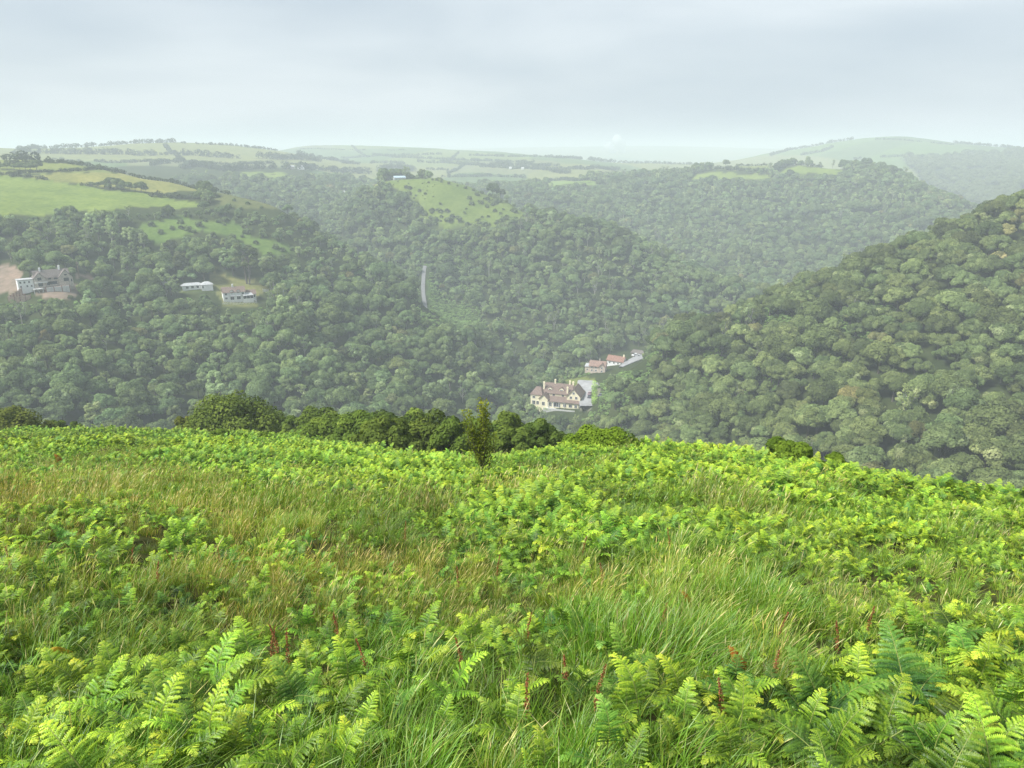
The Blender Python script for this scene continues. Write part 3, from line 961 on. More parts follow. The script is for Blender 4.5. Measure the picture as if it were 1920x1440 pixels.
# the misty wood under the far right hill: one mass
hx, hy = [], []
rng = np.random.default_rng(5)
poly = [(1690,298),(1730,303),(1830,293),(1960,286),(2000,420),(1900,420),(1740,350)]
qx = rng.uniform(700, 1900, 5200); qy = rng.uniform(1100, 2100, 5200)
qz = ground(qx, qy); ax_, ay_, _ = project(qx, qy, qz); qr = np.hypot(qx, qy)
mk = inpoly(ax_, ay_, poly) & (qr > 1400) & (qr < 2250)
qx, qy, qz = qx[mk], qy[mk], qz[mk]; k_ = len(qx)
scatter("misty_woodland", [TREE_ALL[1], TREE_ALL[3]], np.stack([qx, qy, qz], 1), np.stack([np.zeros(k_)] * 2 + [rng.random(k_) * 6.28], 1), np.repeat(rng.uniform(1.1, 1.7, (k_, 1)), 3, 1),
        rng.integers(0, 2, k_), np.full((k_, 3), 0.95), "misty wood on the slope beneath the far right hill", "woodland")

# single trees that stand out
def lone_tree(name, px, py, rmin, rmax, proto, s, lab, tnt=(0.8, 0.85, 0.8), cat="tree", group=None, sz=None):
    p = at(px, py, rmin, rmax)
    o = empty(name, p, random.random() * 6.28)
    o.scale = (s, s, s * (sz or 1.0))
    tag(o, lab, cat, group)
    for nm2, me in (("trunk", TREES[proto][1]), ("crown", TREES[proto][0])):
        c = put(bpy.data.objects.new(nm2, me), o)
        c["tint"] = tnt
    return o


for px_, py_, pr_, s_, lab in [
        (1290, 316, 2, 0.8, "round hedge tree leftmost on the ridge behind"), (1330, 312, 0, 0.9, "broad hedge tree above the left ridge field"),
        (1361, 311, 4, 1.15, "tallest round tree on the skyline of the ridge behind"), (1382, 312, 10, 0.9, "small thorn tree right of the tall round skyline tree"),
        (1473, 315, 3, 1.0, "dark wide tree between the two ridge fields"), (1513, 314, 2, 0.95, "rounded tree behind the right ridge field"),
        (1537, 313, 6, 0.75, "loose pale tree behind the right ridge field"), (1577, 316, 0, 0.8, "dark tree at the right end of the ridge field")]:
    lone_tree("hedgerow_tree", px_, py_, 1100, 1330, pr_, s_, lab, group="trees on the ridge behind")
lone_tree("bare_tree", 1561, 314, 1100, 1330, 9, 1.0, "leafless fan-shaped tree on the skyline of the ridge behind", group="trees on the ridge behind")
# copse in the pasture and the second copse at the frame edge
rng = np.random.default_rng(77)
cop = [(172,351,.45),(184,353,.5),(197,353,.75),(209,354,.85),(220,355,1.0),(232,357,.85),(243,358,.7),(254,359,.75),(265,360,.8),(274,361,.62),(203,357,.6),(228,359,.6)]
for q, (px_, py_, s_) in enumerate(cop):
    lone_tree("copse_tree", px_, py_, 560, 700, q % 5, s_ * 0.92, "dark round tree in the copse standing alone on the left pasture", (0.72, 0.78, 0.74), group="copse on the left pasture", sz=0.9)
for q, (px_, py_, s_) in enumerate([(2,318,.5),(14,319,.55),(27,320,.6),(38,321,.6),(48,321,.65),(58,322,.7),(70,322,.85)]):
    lone_tree("copse_tree", px_, py_, 640, 820, q % 5, s_, "dark tree in the row on the upper left pasture by the frame edge", (0.72, 0.78, 0.74), group="tree row on the upper left pasture", sz=0.9)
for px_, py_, pr_, s_, lab in [(383, 367, 3, 0.95, "dark bushy tree at the right corner of the large pasture"), (396, 369, 1, 0.75, "dark tree just right of the pasture corner tree"),
                               (372, 372, 2, 0.6, "small dark tree left of the pasture corner tree"), (405, 371, 10, 0.9, "low bush under the pasture corner trees")]:
    lone_tree("field_tree", px_, py_, 560, 700, pr_, s_, lab, (0.72, 0.78, 0.74))
# rounded scrub on the open bracken slope
for q, (px_, py_, s_) in enumerate([(285,418,.8),(300,432,.7),(322,425,.6),(338,414,.7),(365,432,.55),(385,410,.5),(425,408,.6),(455,440,.5),(480,452,.6),(530,466,.7),(548,464,.6),(560,470,.7),(505,474,.6),(375,420,.9),(400,438,.8),(435,446,1.0),(462,433,.8),(493,440,.9),(516,460,.75),(352,428,.8),(340,424,.6),(410,412,.6),(420,417,.4),(470,415,.7),(445,400,.9),(430,385,.8),(390,395,.8),(480,400,.8),(405,452,.7),(350,400,.9),(320,398,.8),(300,400,.7),(440,372,.5),(465,378,.55),(452,388,.5),(490,384,.4)]):
    lone_tree("scrub_bush", px_, py_ + 6, 430, 700, 10, s_, "rounded dark scrub bush dotted on the open bracken slope of the left hill", (0.7, 0.8, 0.75), "bush", "scrub bushes on the left hill")
# thorn bushes on the bracken knoll, in loose clumps
_seeds = [(rng.uniform(690, 985), rng.uniform(335, 415)) for _ in range(13)]
for q in range(84):
    for _ in range(40):
        c_ = _seeds[int(rng.integers(0, 13))]
        px_, py_ = (c_[0] + rng.normal() * 16, c_[1] + rng.normal() * 6) if q % 3 else (rng.uniform(690, 985), rng.uniform(333, 420))
        if inpoly(px_, py_, FIELD[5][0]): break
    lone_tree("thorn_bush", px_, py_, 640, 840, 10, rng.uniform(0.12, 0.28) if py_ < 375 and q % 4 else rng.uniform(0.35, 0.95), "dark thorn bush dotted over the bracken knoll", (0.6, 0.66, 0.6), "bush", "thorn bushes on the bracken knoll")
for q in range(16):
    t_ = q / 15
    lone_tree("thorn_bush", 750 + 230 * t_, 331 + 62 * t_ ** 1.6, 640, 840, 10, rng.uniform(0.35, 0.8), "dark thorn bush along the skyline of the bracken knoll", (0.6, 0.66, 0.6), "bush", "thorn bushes along the knoll skyline")
lone_tree("round_tree", 729, 334, 700, 960, 3, 0.75, "dark round tree just left of the blue-roofed barn", (0.7, 0.75, 0.75))
lone_tree("round_tree", 764, 331, 700, 960, 2, 0.85, "dark round tree just right of the blue-roofed barn", (0.7, 0.75, 0.75))
lone_tree("conifer", 712, 440, 650, 800, 11, 1.55, "tall dark conifer clump in the upper side valley", (0.6, 0.62, 0.66))
lone_tree("conifer", 700, 436, 650, 800, 11, 1.2, "lower dark conifer left of the tall one in the side valley", (0.6, 0.62, 0.66))
lone_tree("pine_tree", 259, 500, 440, 520, 11, 1.0, "dark pointed pine between the building site and the bungalow", (0.7, 0.75, 0.8))


def big_pine(px, py, H, lab):
    """parasol-like pine: bare double trunk under a broad dark crown"""
    p = at(px, py, 430, 500)
    o = tag(empty("pine_tree", p), lab, "tree")
    rng = np.random.default_rng(61)
    tb = [tube([(-0.5, 0, -1), (-1.0, 0, H * 0.3), (-1.8, 0, H * 0.66)], [0.62, 0.5, 0.32], 7), tube([(0.9, 0, -1), (1.5, 0.2, H * 0.3), (1.6, 0, H * 0.7)], [0.55, 0.45, 0.3], 7)]
    lc, lr = [], []
    for k in range(30):
        an = rng.random() * 6.28; f = rng.random() ** 0.6
        z = H * rng.uniform(0.5, 0.98)
        rr_ = f * 7.2 * (1.12 - abs(z / H - 0.7) * 1.5)
        c = np.array([math.cos(an) * rr_, math.sin(an) * rr_, z])
        lc.append(c); lr.append(rng.uniform(1.5, 2.4))
        if k % 2 == 0:
            tb.append(tube([(0.6 * (-1) ** k, 0, z - 4.5), c], [0.24, 0.06], 4))
    put(bpy.data.objects.new("trunk", tubes_mesh("trunk", tb, BARK)), o)
    Q, T = lobes_leaves(rng, lc, lr, 130, 0.42, squash=0.6, tone0=0.25)
    c = put(bpy.data.objects.new("crown", quad_mesh("crown", Q, LEAF_T, T)), o)
    c["tint"] = (0.75, 0.75, 0.72)


big_pine(465, 533, 23, "big dark pine with two bare trunks behind the white cottage")
lone_tree("round_tree", 513, 548, 430, 500, 5, 1.15, "dark rounded tree right of the white cottage", (0.62, 0.68, 0.66))
lone_tree("copper_beech", 1001, 790, 370, 420, 2, 0.5, "small dark purple tree left of the yellow hotel", (0.95, 0.52, 0.95))
lone_tree("round_tree", 974, 798, 360, 410, 4, 0.9, "bright green round tree left of the purple tree", (1.15, 1.3, 0.9))
lone_tree("bush", 1089, 764, 385, 430, 10, 0.55, "dark round bush at the right corner of the hotel", (0.8, 0.9, 0.8), "bush")

# scrub hugging the bracken knoll and the pasture edge, so that they fade into the woods
for q in range(74):
    px_ = 655 + 345 * rng.random() ** 1.2
    py_ = np.interp(px_, [650, 720, 780, 850, 990], [368, 372, 412, 426, 410]) + 12 * rng.normal() * (0.6 if px_ > 850 else 1.0)
    lone_tree("scrub_bush", px_, py_, 630, 800, 10 if q % 3 else 4, rng.uniform(0.35, 1.0) * (1 if q % 3 else 0.75), "round scrub bush along the lower edge of the bracken knoll", (0.75, 0.85, 0.78), "bush", "scrub along the lower knoll edge")
# ------------------------------------------------------------------ houses
class MB:
    """collects simple solids and links them as one mesh object"""
    def __init__(s): s.v, s.f, s.m = [], [], []
    def poly(s, pts, faces, mi=0):
        o = len(s.v); s.v += [tuple(p) for p in pts]
        s.f += [tuple(o + i for i in f) for f in faces]; s.m += [mi] * len(faces)
        return s
    def box(s, x0, x1, y0, y1, z0, z1, mi=0):
        return s.poly([(x, y, z) for z in (z0, z1) for y in (y0, y1) for x in (x0, x1)],
                      [(0, 2, 3, 1), (4, 5, 7, 6), (0, 1, 5, 4), (2, 6, 7, 3), (0, 4, 6, 2), (1, 3, 7, 5)], mi)
    def gable_walls(s, x0, x1, y0, y1, z0, ze, zr, axis='x', mi=0):
        """walls with pointed ends; ridge along the axis"""
        if axis == 'x':
            ym = (y0 + y1) / 2
            pts = [(x0, y0, z0), (x0, y1, z0), (x1, y0, z0), (x1, y1, z0), (x0, y0, ze), (x0, y1, ze), (x1, y0, ze), (x1, y1, ze), (x0, ym, zr), (x1, ym, zr)]
            fs = [(0, 2, 6, 4), (1, 5, 7, 3), (0, 4, 8, 5, 1), (2, 3, 7, 9, 6)]
        else:
            xm = (x0 + x1) / 2
            pts = [(x0, y0, z0), (x0, y1, z0), (x1, y0, z0), (x1, y1, z0), (x0, y0, ze), (x0, y1, ze), (x1, y0, ze), (x1, y1, ze), (xm, y0, zr), (xm, y1, zr)]
            fs = [(0, 4, 5, 1), (2, 3, 7, 6), (0, 2, 6, 8, 4), (1, 5, 9, 7, 3)]
        return s.poly(pts, fs, mi)
    def slab(s, a, b, c, d, t=0.22, mi=0):
        """roof plane a b c d with a thickness"""
        a, b, c, d = (Vector(p) for p in (a, b, c, d))
        n = (b - a).cross(d - a).normalized() * t
        if n.z < 0: n = -n
        return s.poly([a, b, c, d, a + n, b + n, c + n, d + n], [(0, 1, 2, 3), (7, 6, 5, 4), (0, 4, 5, 1), (1, 5, 6, 2), (2, 6, 7, 3), (3, 7, 4, 0)], mi)
    def gable_roof(s, x0, x1, y0, y1, ze, zr, axis='x', oh=0.45, mi=0):
        if axis == 'x':
            ym = (y0 + y1) / 2; k = (zr - ze) / (ym - y0)
            s.slab((x0 - oh, y0 - oh, ze - oh * k), (x1 + oh, y0 - oh, ze - oh * k), (x1 + oh, ym, zr), (x0 - oh, ym, zr), mi=mi)
            s.slab((x0 - oh, ym, zr), (x1 + oh, ym, zr), (x1 + oh, y1 + oh, ze - oh * k), (x0 - oh, y1 + oh, ze - oh * k), mi=mi)
        else:
            xm = (x0 + x1) / 2; k = (zr - ze) / (xm - x0)
            s.slab((x0 - oh, y0 - oh, ze - oh * k), (xm, y0 - oh, zr), (xm, y1 + oh, zr), (x0 - oh, y1 + oh, ze - oh * k), mi=mi)
            s.slab((xm, y0 - oh, zr), (x1 + oh, y0 - oh, ze - oh * k), (x1 + oh, y1 + oh, ze - oh * k), (xm, y1 + oh, zr), mi=mi)
        return s
    def hip_roof(s, x0, x1, y0, y1, ze, zr, inset, oh=0.45, mi=0):
        x0 -= oh; x1 += oh; y0 -= oh; y1 += oh
        ym = (y0 + y1) / 2
        pts = [(x0, y0, ze), (x1, y0, ze), (x1, y1, ze), (x0, y1, ze), (x0 + inset, ym, zr), (x1 - inset, ym, zr)]
        return s.poly(pts, [(0, 1, 5, 4), (1, 2, 5), (2, 3, 4, 5), (3, 0, 4), (0, 3, 2, 1)], mi)
    def build(s, name, mats, parent=None):
        me = bpy.data.meshes.new(name)
        me.from_pydata(s.v, [], s.f)
        for m_ in (mats if isinstance(mats, (list, tuple)) else [mats]): me.materials.append(m_)
        me.polygons.foreach_set('material_index', s.m)
        bm = bmesh.new(); bm.from_mesh(me); bmesh.ops.recalc_face_normals(bm, faces=bm.faces); bm.to_mesh(me); bm.free()
        return put(bpy.data.objects.new(name, me), parent)


CREAM = plain_mat("cream render", (0.86, 0.79, 0.56), 0.85, 0.06, 0.6)
WHITE = plain_mat("white render", (0.82, 0.82, 0.80), 0.85, 0.05, 0.6)
TILE = plain_mat("brown roof tiles", (0.215, 0.155, 0.128), 0.85, 0.22, 1.6)
TILE_RED = plain_mat("red roof tiles", (0.29, 0.165, 0.125), 0.85, 0.22, 1.6)
TILE_GREY = plain_mat("grey felt roof", (0.42, 0.43, 0.43), 0.8, 0.12, 0.8)
TILE_DARK = plain_mat("dark slate roof", (0.18, 0.155, 0.14), 0.85, 0.2, 1.6)
STONE = plain_mat("grey brown stone", (0.50, 0.45, 0.39), 0.9, 0.22, 1.2)
GLASS = plain_mat("dark window glass", (0.045, 0.05, 0.055), 0.12, 0.1, 2, spec=0.5)
TRIM = plain_mat("white paint", (0.80, 0.80, 0.78), 0.6, 0.04, 2)
RUST = plain_mat("rusty steel", (0.24, 0.10, 0.07), 0.8, 0.3, 3)
CONC = plain_mat("pale concrete", (0.55, 0.55, 0.53), 0.9, 0.1, 0.8)
BRICK = plain_mat("new blockwork", (0.50, 0.37, 0.28), 0.9, 0.15, 1.0)
WOOD = plain_mat("weathered timber", (0.22, 0.16, 0.11), 0.85, 0.2, 4)
BARNBLUE = plain_mat("pale blue sheet roof", (0.42, 0.53, 0.62), 0.5, 0.06, 0.6)
DARKIN = plain_mat("dark interior", (0.03, 0.03, 0.03), 0.9, 0.1, 1)


def window(parent, x, z, w_, h_, y=0.0, face='f', name="window", frame=True):
    """window proud of a wall: pale frame with a dark pane and a glazing bar; face f looks to -y, l to -x, r to +x"""
    m_ = MB(); t = 0.12
    def b(u0, u1, z0, z1, d0, d1, mi):
        if face == 'f': m_.box(x + u0, x + u1, y - d1, y - d0, z + z0, z + z1, mi)
        elif face == 'l': m_.box(y - d1, y - d0, x + u0, x + u1, z + z0, z + z1, mi)
        else: m_.box(y + d0, y + d1, x + u0, x + u1, z + z0, z + z1, mi)
    a, c = w_ / 2, h_ / 2
    b(-a, a, -c, c, -0.02, 0.05, 1)
    if frame:
        b(-a - t, a + t, c, c + t, -0.02, 0.12, 0); b(-a - t, a + t, -c - t, -c, -0.02, 0.14, 0)
        b(-a - t, -a, -c, c, -0.02, 0.12, 0); b(a, a + t, -c, c, -0.02, 0.12, 0)
        b(-0.04, 0.04, -c, c, 0.05, 0.09, 0)
    return m_.build(name, [TRIM, GLASS], parent)


def chimney(parent, x, y, z0, z1, w_=0.9, mat=None):
    m_ = MB()
    m_.box(x - w_ / 2, x + w_ / 2, y - w_ / 2, y + w_ / 2, z0, z1)
    m_.box(x - w_ / 2 - 0.1, x + w_ / 2 + 0.1, y - w_ / 2 - 0.1, y + w_ / 2 + 0.1, z1, z1 + 0.2)
    for s in (-0.22, 0.22):
        m_.box(x + s - 0.13, x + s + 0.13, y - 0.13, y + 0.13, z1 + 0.2, z1 + 0.65)
    return m_.build("chimney", mat or CREAM, parent)


def dormer(parent, x, y, z, w_, h_, depth, wall, roof):
    d = MB(); d.gable_walls(x - w_ / 2, x + w_ / 2, y, y + depth, z, z + h_, z + h_ + w_ * 0.38, 'y')
    o = d.build("dormer", wall, parent)
    r_ = MB(); r_.gable_roof(x - w_ / 2, x + w_ / 2, y, y + depth, z + h_, z + h_ + w_ * 0.38, 'y', 0.2)
    r_.build("dormer_roof", roof, o)
    window(o, x, z + h_ * 0.5, w_ * 0.6, h_ * 0.62, y)
    return o


def house_root(name, px, py, rmin, rmax, lab, turn=0.0, cat="house", dz=0.0, group=None):
    p = at(px, py, rmin, rmax)
    th = math.atan2(p.x, p.y)
    o = tag(empty(name, (p.x, p.y, p.z + dz), -th + turn), lab, cat, group)
    return o


# the yellow hotel in the valley bottom
h = house_root("hotel", 1044, 760, 385, 430, "large cream hotel with brown tiled roofs and tall chimneys in the valley bottom", R(-14), "hotel", 0.6)
h.scale = (0.98, 0.98, 0.98)
w1 = MB()
w1.box(-15, -8.2, -4.5, 6, -4, 6.0)
w1.gable_walls(-8.2, 8.5, 0, 10, -4, 6.6, 11.2, 'x')
w1.gable_walls(6.6, 14.6, -2.6, 9.4, -4, 6.4, 10.8, 'y')
w1.gable_walls(-9.4, -4.2, -5.6, 0.5, -4, 4.3, 6.9, 'y')
w1.box(-4.2, 14.2, -5.0, 0.2, -4, 3.0)
w1.build("wall", CREAM, h)
r1 = MB()
r1.hip_roof(-15, -8.0, -4.5, 6, 6.0, 9.6, 2.6)
r1.gable_roof(-8.2, 8.5, 0, 10, 6.6, 11.2, 'x')
r1.gable_roof(6.6, 14.6, -2.6, 9.4, 6.4, 10.8, 'y')
r1.gable_roof(-9.4, -4.2, -5.6, 0.5, 4.3, 6.9, 'y')
rf = r1.build("roof", TILE, h)
for x_, y_, a, b in ((-8.4, 1.6, 8, 12.2), (-2.4, 5, 10.6, 13.2), (6.6, 5, 10, 13.2), (8.6, 5.0, 10, 12.8), (6.2, 0.6, 7, 10.6)):
    chimney(rf, x_, y_, a, b)
ve = MB(); ve.slab((-4.6, -5.6, 2.9), (14.8, -5.6, 2.9), (14.8, -0.1, 4.7), (-4.6, -0.1, 4.7))
ve.build("veranda_roof", TILE, h)
for x_ in (-3.9, -0.6, 2.6, 5.8):
    MB().box(x_ - 0.12, x_ + 0.12, -5.55, -5.3, -1.5, 3.1).build("veranda_post", TRIM, h)
dormer(h, -4.6, 1.2, 7.2, 2.6, 1.6, 3.0, CREAM, TILE)
dormer(h, 2.4, 1.2, 7.2, 2.8, 1.6, 3.0, CREAM, TILE)
for x_, z_, w_, h_, y_ in ((-13, 1.2, 1.7, 2.2, -4.5), (-13, 4.5, 1.4, 1.3, -4.5), (-10.6, 1.2, 1.4, 2.0, -4.5), (-6.8, 1.4, 1.5, 2.0, -5.6), (1.0, 1.2, 4.2, 2.4, -5.0), (-2.6, 1.0, 1.4, 2.2, -5.0), (5.9, 1.2, 1.6, 1.7, -5.0), (9.4, 1.2, 1.8, 1.7, -5.0),
                           (12.6, 1.2, 1.4, 1.7, -5.0), (-2, 5.4, 1.3, 1.2, 0), (3.6, 5.4, 1.3, 1.2, 0), (9.0, 5.6, 1.3, 1.5, -2.6), (12.2, 5.6, 1.3, 1.5, -2.6), (10.6, 8.4, 1.1, 1.2, -2.6)):
    window(h, x_, z_, w_, h_, y_)
for y_, z_ in ((0.5, 4.2), (5.5, 4.2), (0.5, 1.2), (5.5, 1.2)):
    window(h, y_, z_, 1.3, 1.4, 14.6, 'r')
for y_ in (-2.0, 2.5):
    window(h, y_, 4.3, 1.2, 1.3, -15, 'l')
te = MB(); te.box(-6, 13, -9.0, -5.6, -5, -0.9); te.box(-6, 13, -9.2, -9.0, -5, 0.0)
te.build("terrace", CONC, h)

# cottages further up
h = house_root("cottage", 1121, 697, 440, 470, "brown-roofed cottage left of the lane above the hotel", R(-10), dz=0.4)
MB().gable_walls(-5, 5, -3, 3.6, -3, 4.0, 6.6, 'x').gable_walls(1.0, 5.2, -4.2, 0, -3, 3.8, 6.0, 'y').box(-8, -5, -2, 3, -3, 3.0).build("wall", plain_mat("pinkish render", (0.60, 0.50, 0.42), 0.9, 0.1, 0.8), h)
rf = MB().gable_roof(-5, 5, -3, 3.6, 4.0, 6.6, 'x').gable_roof(1.0, 5.2, -4.2, 0, 3.8, 6.0, 'y').build("roof", plain_mat("mottled brown tiles", (0.30, 0.20, 0.16), 0.85, 0.25, 1.6), h)
chimney(rf, 1.0, 0.3, 6.2, 7.6, 0.8, STONE)
MB().slab((-8.3, -2.4, 3.0), (-4.9, -2.4, 3.0), (-4.9, 3.2, 3.7), (-8.3, 3.2, 3.7)).build("lean_to_roof", TILE_GREY, h)
for x_, z_, y_ in ((-3.4, 1.2, -3), (-0.8, 1.2, -3), (-3.4, 3.1, -3), (-0.8, 3.1, -3), (3.1, 1.2, -4.2), (3.1, 3.4, -4.2), (-6.5, 1.2, -2)):
    window(h, x_, z_, 1.0, 1.0, y_)

h = house_root("cottage", 1158, 683, 450, 490, "orange-red roofed cottage beside the lane, highest of the cottages", R(-24), dz=0.2)
MB().gable_walls(-6.5, 5, -2.6, 2.8, -3, 2.6, 5.2, 'x').build("wall", WHITE, h)
rf = MB().gable_roof(-6.5, 5, -2.6, 2.8, 2.6, 5.2, 'x').build("roof", TILE_RED, h)
chimney(rf, 4.2, 0.2, 4.8, 6.2, 0.8)
for x_ in (-4.6, -1.6, 1.4, 3.8):
    window(h, x_, 1.1, 1.0, 1.1, -2.6)

h = house_root("shed", 1196, 664, 470, 510, "dark-roofed open shed at the top of the lane", R(-20), "shed", 0.3)
MB().box(-4.2, 4.2, -0.2, 3, -2, 2.8).build("wall", WOOD, h)
MB().slab((-4.7, -2.6, 2.7), (4.7, -2.6, 2.7), (4.7, 3.4, 3.6), (-4.7, 3.4, 3.6)).build("roof", TILE_DARK, h)
for x_ in (-4.2, 0, 4.2):
    MB().box(x_ - 0.12, x_ + 0.12, -2.3, -2.1, -1.5, 2.7).build("post", WOOD, h)

# white cottage
h = house_root("cottage", 449, 562, 440, 475, "white cottage with a brown roof and a glass lean-to on the left-hand hillside", R(6), dz=0.5)
h.scale = (0.88, 0.88, 0.88)
MB().gable_walls(-10, 3.6, -3, 4, -4, 5.2, 8.0, 'x').gable_walls(3.6, 10.4, -1.2, 4.2, -4, 2.8, 5.0, 'x').build("wall", WHITE, h)
rf = MB().gable_roof(-10, 3.6, -3, 4, 5.2, 8.0, 'x').gable_roof(3.6, 10.4, -1.2, 4.2, 2.8, 5.0, 'x').build("roof", TILE, h)
chimney(rf, -3.4, 0.4, 7.4, 9.4, 0.9, WHITE)
for x_ in (-4.6, -0.6):
    dormer(h, x_, -3.05, 4.2, 2.2, 1.5, 2.6, WHITE, TILE)
for x_, z_ in ((-8.2, 1.4), (-8.2, 4.0), (2.2, 4.0)):
    window(h, x_, z_, 1.3, 1.2, -3)
for x_ in (-4.6, -0.6):
    window(h, x_, 1.2, 2.2, 1.9, -3)
    MB().slab((x_ - 1.5, -4.1, 2.5), (x_ + 1.5, -4.1, 2.5), (x_ + 1.5, -3.05, 3.0), (x_ - 1.5, -3.05, 3.0)).build("porch_roof", TILE_GREY, h)
cn = MB().box(2.0, 8.4, -4.4, -1.3, -3, 0.5).build("conservatory", WHITE, h)
MB().box(2.1, 8.3, -4.3, -1.4, 0.5, 2.4).build("glazing", GLASS, cn)
MB().slab((1.8, -4.8, 2.4), (8.7, -4.8, 2.4), (7.6, -1.25, 3.6), (2.6, -1.25, 3.6)).build("conservatory_roof", TILE_GREY, cn)
for x_ in (2.1, 4.2, 6.3, 8.3):
    MB().box(x_ - 0.08, x_ + 0.08, -4.42, -4.3, 0.5, 2.45).build("mullion", TRIM, cn)
window(h, 9.5, 1.3, 0.9, 1.6, -1.2)
# picket fence before and a white gate right of it
f_ = MB()
for k in range(24):
    f_.box(-11 + k * 0.9, -10.8 + k * 0.9, -6.5, -6.4, -2.5, -0.6)
f_.box(-11, 9.9, -6.39, -6.33, -1.0, -0.85)
p = h.matrix_basis
o = f_.build("picket_fence", TRIM); o.scale = (0.88, 0.88, 0.88); o.location = h.location; o.rotation_euler = h.rotation_euler
tag(o, "low white picket fence in front of the white cottage", "fence")
g_ = MB()
for k in range(5):
    g_.box(k * 0.75, k * 0.75 + 0.4, 0, 0.1, -0.5, 2.0 - 0.12 * k)
g_.box(0, 3.4, 0.1, 0.16, 0.9, 1.05)
o = g_.build("white_gate", TRIM); o.location = at(493, 549, 440, 480); o.rotation_euler = (0, 0, 0.5)
tag(o, "white slatted gate beside the dark round tree near the white cottage", "gate")

# bungalow
h = house_root("bungalow", 370, 543, 455, 480, "long low white bungalow with pale grey roofs left of the white cottage", R(4), "bungalow", 0.3)
h.scale = (0.82, 0.82, 0.78)
MB().box(2.8, 10.2, -3.2, 4, -4, 2.9).box(-9.5, 3.0, -0.6, 4.5, -4, 2.7).build("wall", WHITE, h)
MB().hip_roof(2.8, 10.2, -3.2, 4, 2.9, 4.8, 3.0).hip_roof(-10, 3.6, -0.8, 4.6, 2.7, 4.4, 2.4).build("roof", TILE_GREY, h)
for x_, y_, w_ in ((0.4, -0.6, 1.4), (-3, -0.6, 1.6), (-6.4, -0.6, 1.6)):
    window(h, x_, 1.4, w_, 1.6, y_)
window(h, 3.6, 1.4, 0.8, 1.8, -3.2)

h = house_root("garden_shed", 310, 531, 455, 490, "small white outbuilding among trees left of the bungalow", 0, "shed", 0.3)
MB().gable_walls(-2, 2, -1.5, 1.5, -2, 2.6, 3.8, 'y').build("wall", WHITE, h)
MB().gable_roof(-2, 2, -1.5, 1.5, 2.6, 3.8, 'y').build("roof", TILE_GREY, h)

# the house being rebuilt
h = house_root("unfinished_house", 92, 541, 440, 475, "stone house under rebuilding with empty window openings on the left hillside", R(8), "house", 1.6)
h.scale = (0.78, 0.78, 0.78)
BK = 0.78
MB().gable_walls(-7, 13, 0, 8, -4, 5.0, 9.4, 'x').gable_walls(-8.0, -1.4, -2.2, 6, -4, 5.0, 8.6, 'y').gable_walls(6.2, 14.5, -1.6, 7, -4, 4.2, 9.0, 'y').build("wall", STONE, h)
MB().box(-17, -8.2, -1.0, 6, -4, 4.6).build("white_wing", WHITE, h)
MB().box(-17.3, -8.05, -1.3, 6.3, 4.6, 5.0).build("flat_roof", TILE_GREY, h)
rf = MB().gable_roof(-7, 13, 0, 8, 5.0, 9.4, 'x').gable_roof(-8.0, -1.4, -2.2, 6, 5.0, 8.6, 'y', 0.35).gable_roof(6.2, 14.5, -1.6, 7, 4.2, 9.0, 'y', 0.35).build("roof", TILE_DARK, h)
chimney(rf, -3.0, 3.6, 8.4, 10.8, 1.0, WHITE); chimney(rf, 8.2, 3.6, 8.8, 11.4, 1.0, WHITE)
for x_, z_, w_, h_, y_ in ((-4.8, 4.6, 2.3, 1.9, -2.2), (1.4, 4.3, 1.6, 1.6, 0), (5.0, 4.4, 2.6, 2.2, 0), (10.6, 5.9, 1.5, 0.9, -1.6), (10.6, 2.8, 3.0, 2.2, -1.6), (3.0, 1.2, 4.6, 2.0, 0), (-4.6, 0.9, 2.6, 2.2, -2.2), (0.2, 1.0, 1.6, 2.2, 0), (13.6, 2.0, 0.8, 1.8, -1.6)):
    window(h, x_, z_, w_, h_, y_, frame=False, name="window_opening")
MB().box(-7.8, -0.5, -3.4, -2.3, 2.2, 2.6).build("canopy", TRIM, h)
for x_, z_ in ((-15.5, 3.2), (-13.2, 3.2), (-10.6, 3.2), (-15.5, 0.6), (-12, 0.6), (-9.6, 0.6)):
    window(h, x_, z_, 0.9, 1.2, -1.0)
rw = tag(empty("retaining_wall", h.location, h.rotation_euler.z), "pale panel retaining wall with rusty posts under the unfinished house", "wall")
rw.scale = (BK, BK, BK)
for k in range(3):
    MB().box(-2.4 + k * 4.6, 2.0 + k * 4.6, -5.4, -5.0, -5.2, -0.9).build("panel", CONC, rw)
for k in range(4):
    MB().box(-2.75 + k * 4.6, -2.4 + k * 4.6, -5.55, -4.9, -5.4, -0.4).build("post", RUST, rw)
MB().box(-2.4, 11.4, -4.9, -1.0, -5.2, -1.2).build("terrace", plain_mat("red gravel", (0.36, 0.25, 0.19), 0.95, 0.2, 1), rw)
pv_ = tag(empty("site_frame", h.location, h.rotation_euler.z), "low shelter of concrete slab on posts left of the retaining wall", "building")
pv_.scale = (BK, BK, BK)
MB().box(-9.5, -4.0, -5.6, -1.4, -1.6, -1.2).build("slab", CONC, pv_)
for x_ in (-9.2, -6.6, -4.3):
    MB().box(x_ - 0.2, x_ + 0.2, -5.5, -5.1, -5, -1.6).build("post", CONC, pv_)
fe = tag(empty("block_wall", h.location, h.rotation_euler.z), "stepped new block walls with rusty steel posts left of the unfinished house", "wall")
fe.scale = (BK, BK, BK)
for k in range(6):
    a = -24.5 + k * 1.8
    MB().box(a, a + 1.55, -7.5 + k * 1.35, -7.2 + k * 1.35, -7 + k * 0.3, -3.6 + k * 0.75).build("panel", BRICK, fe)
    MB().box(a + 1.55, a + 1.8, -7.7 + k * 1.35, -7.0 + k * 1.35, -7 + k * 0.3, -2.9 + k * 0.75).build("post", RUST, fe)
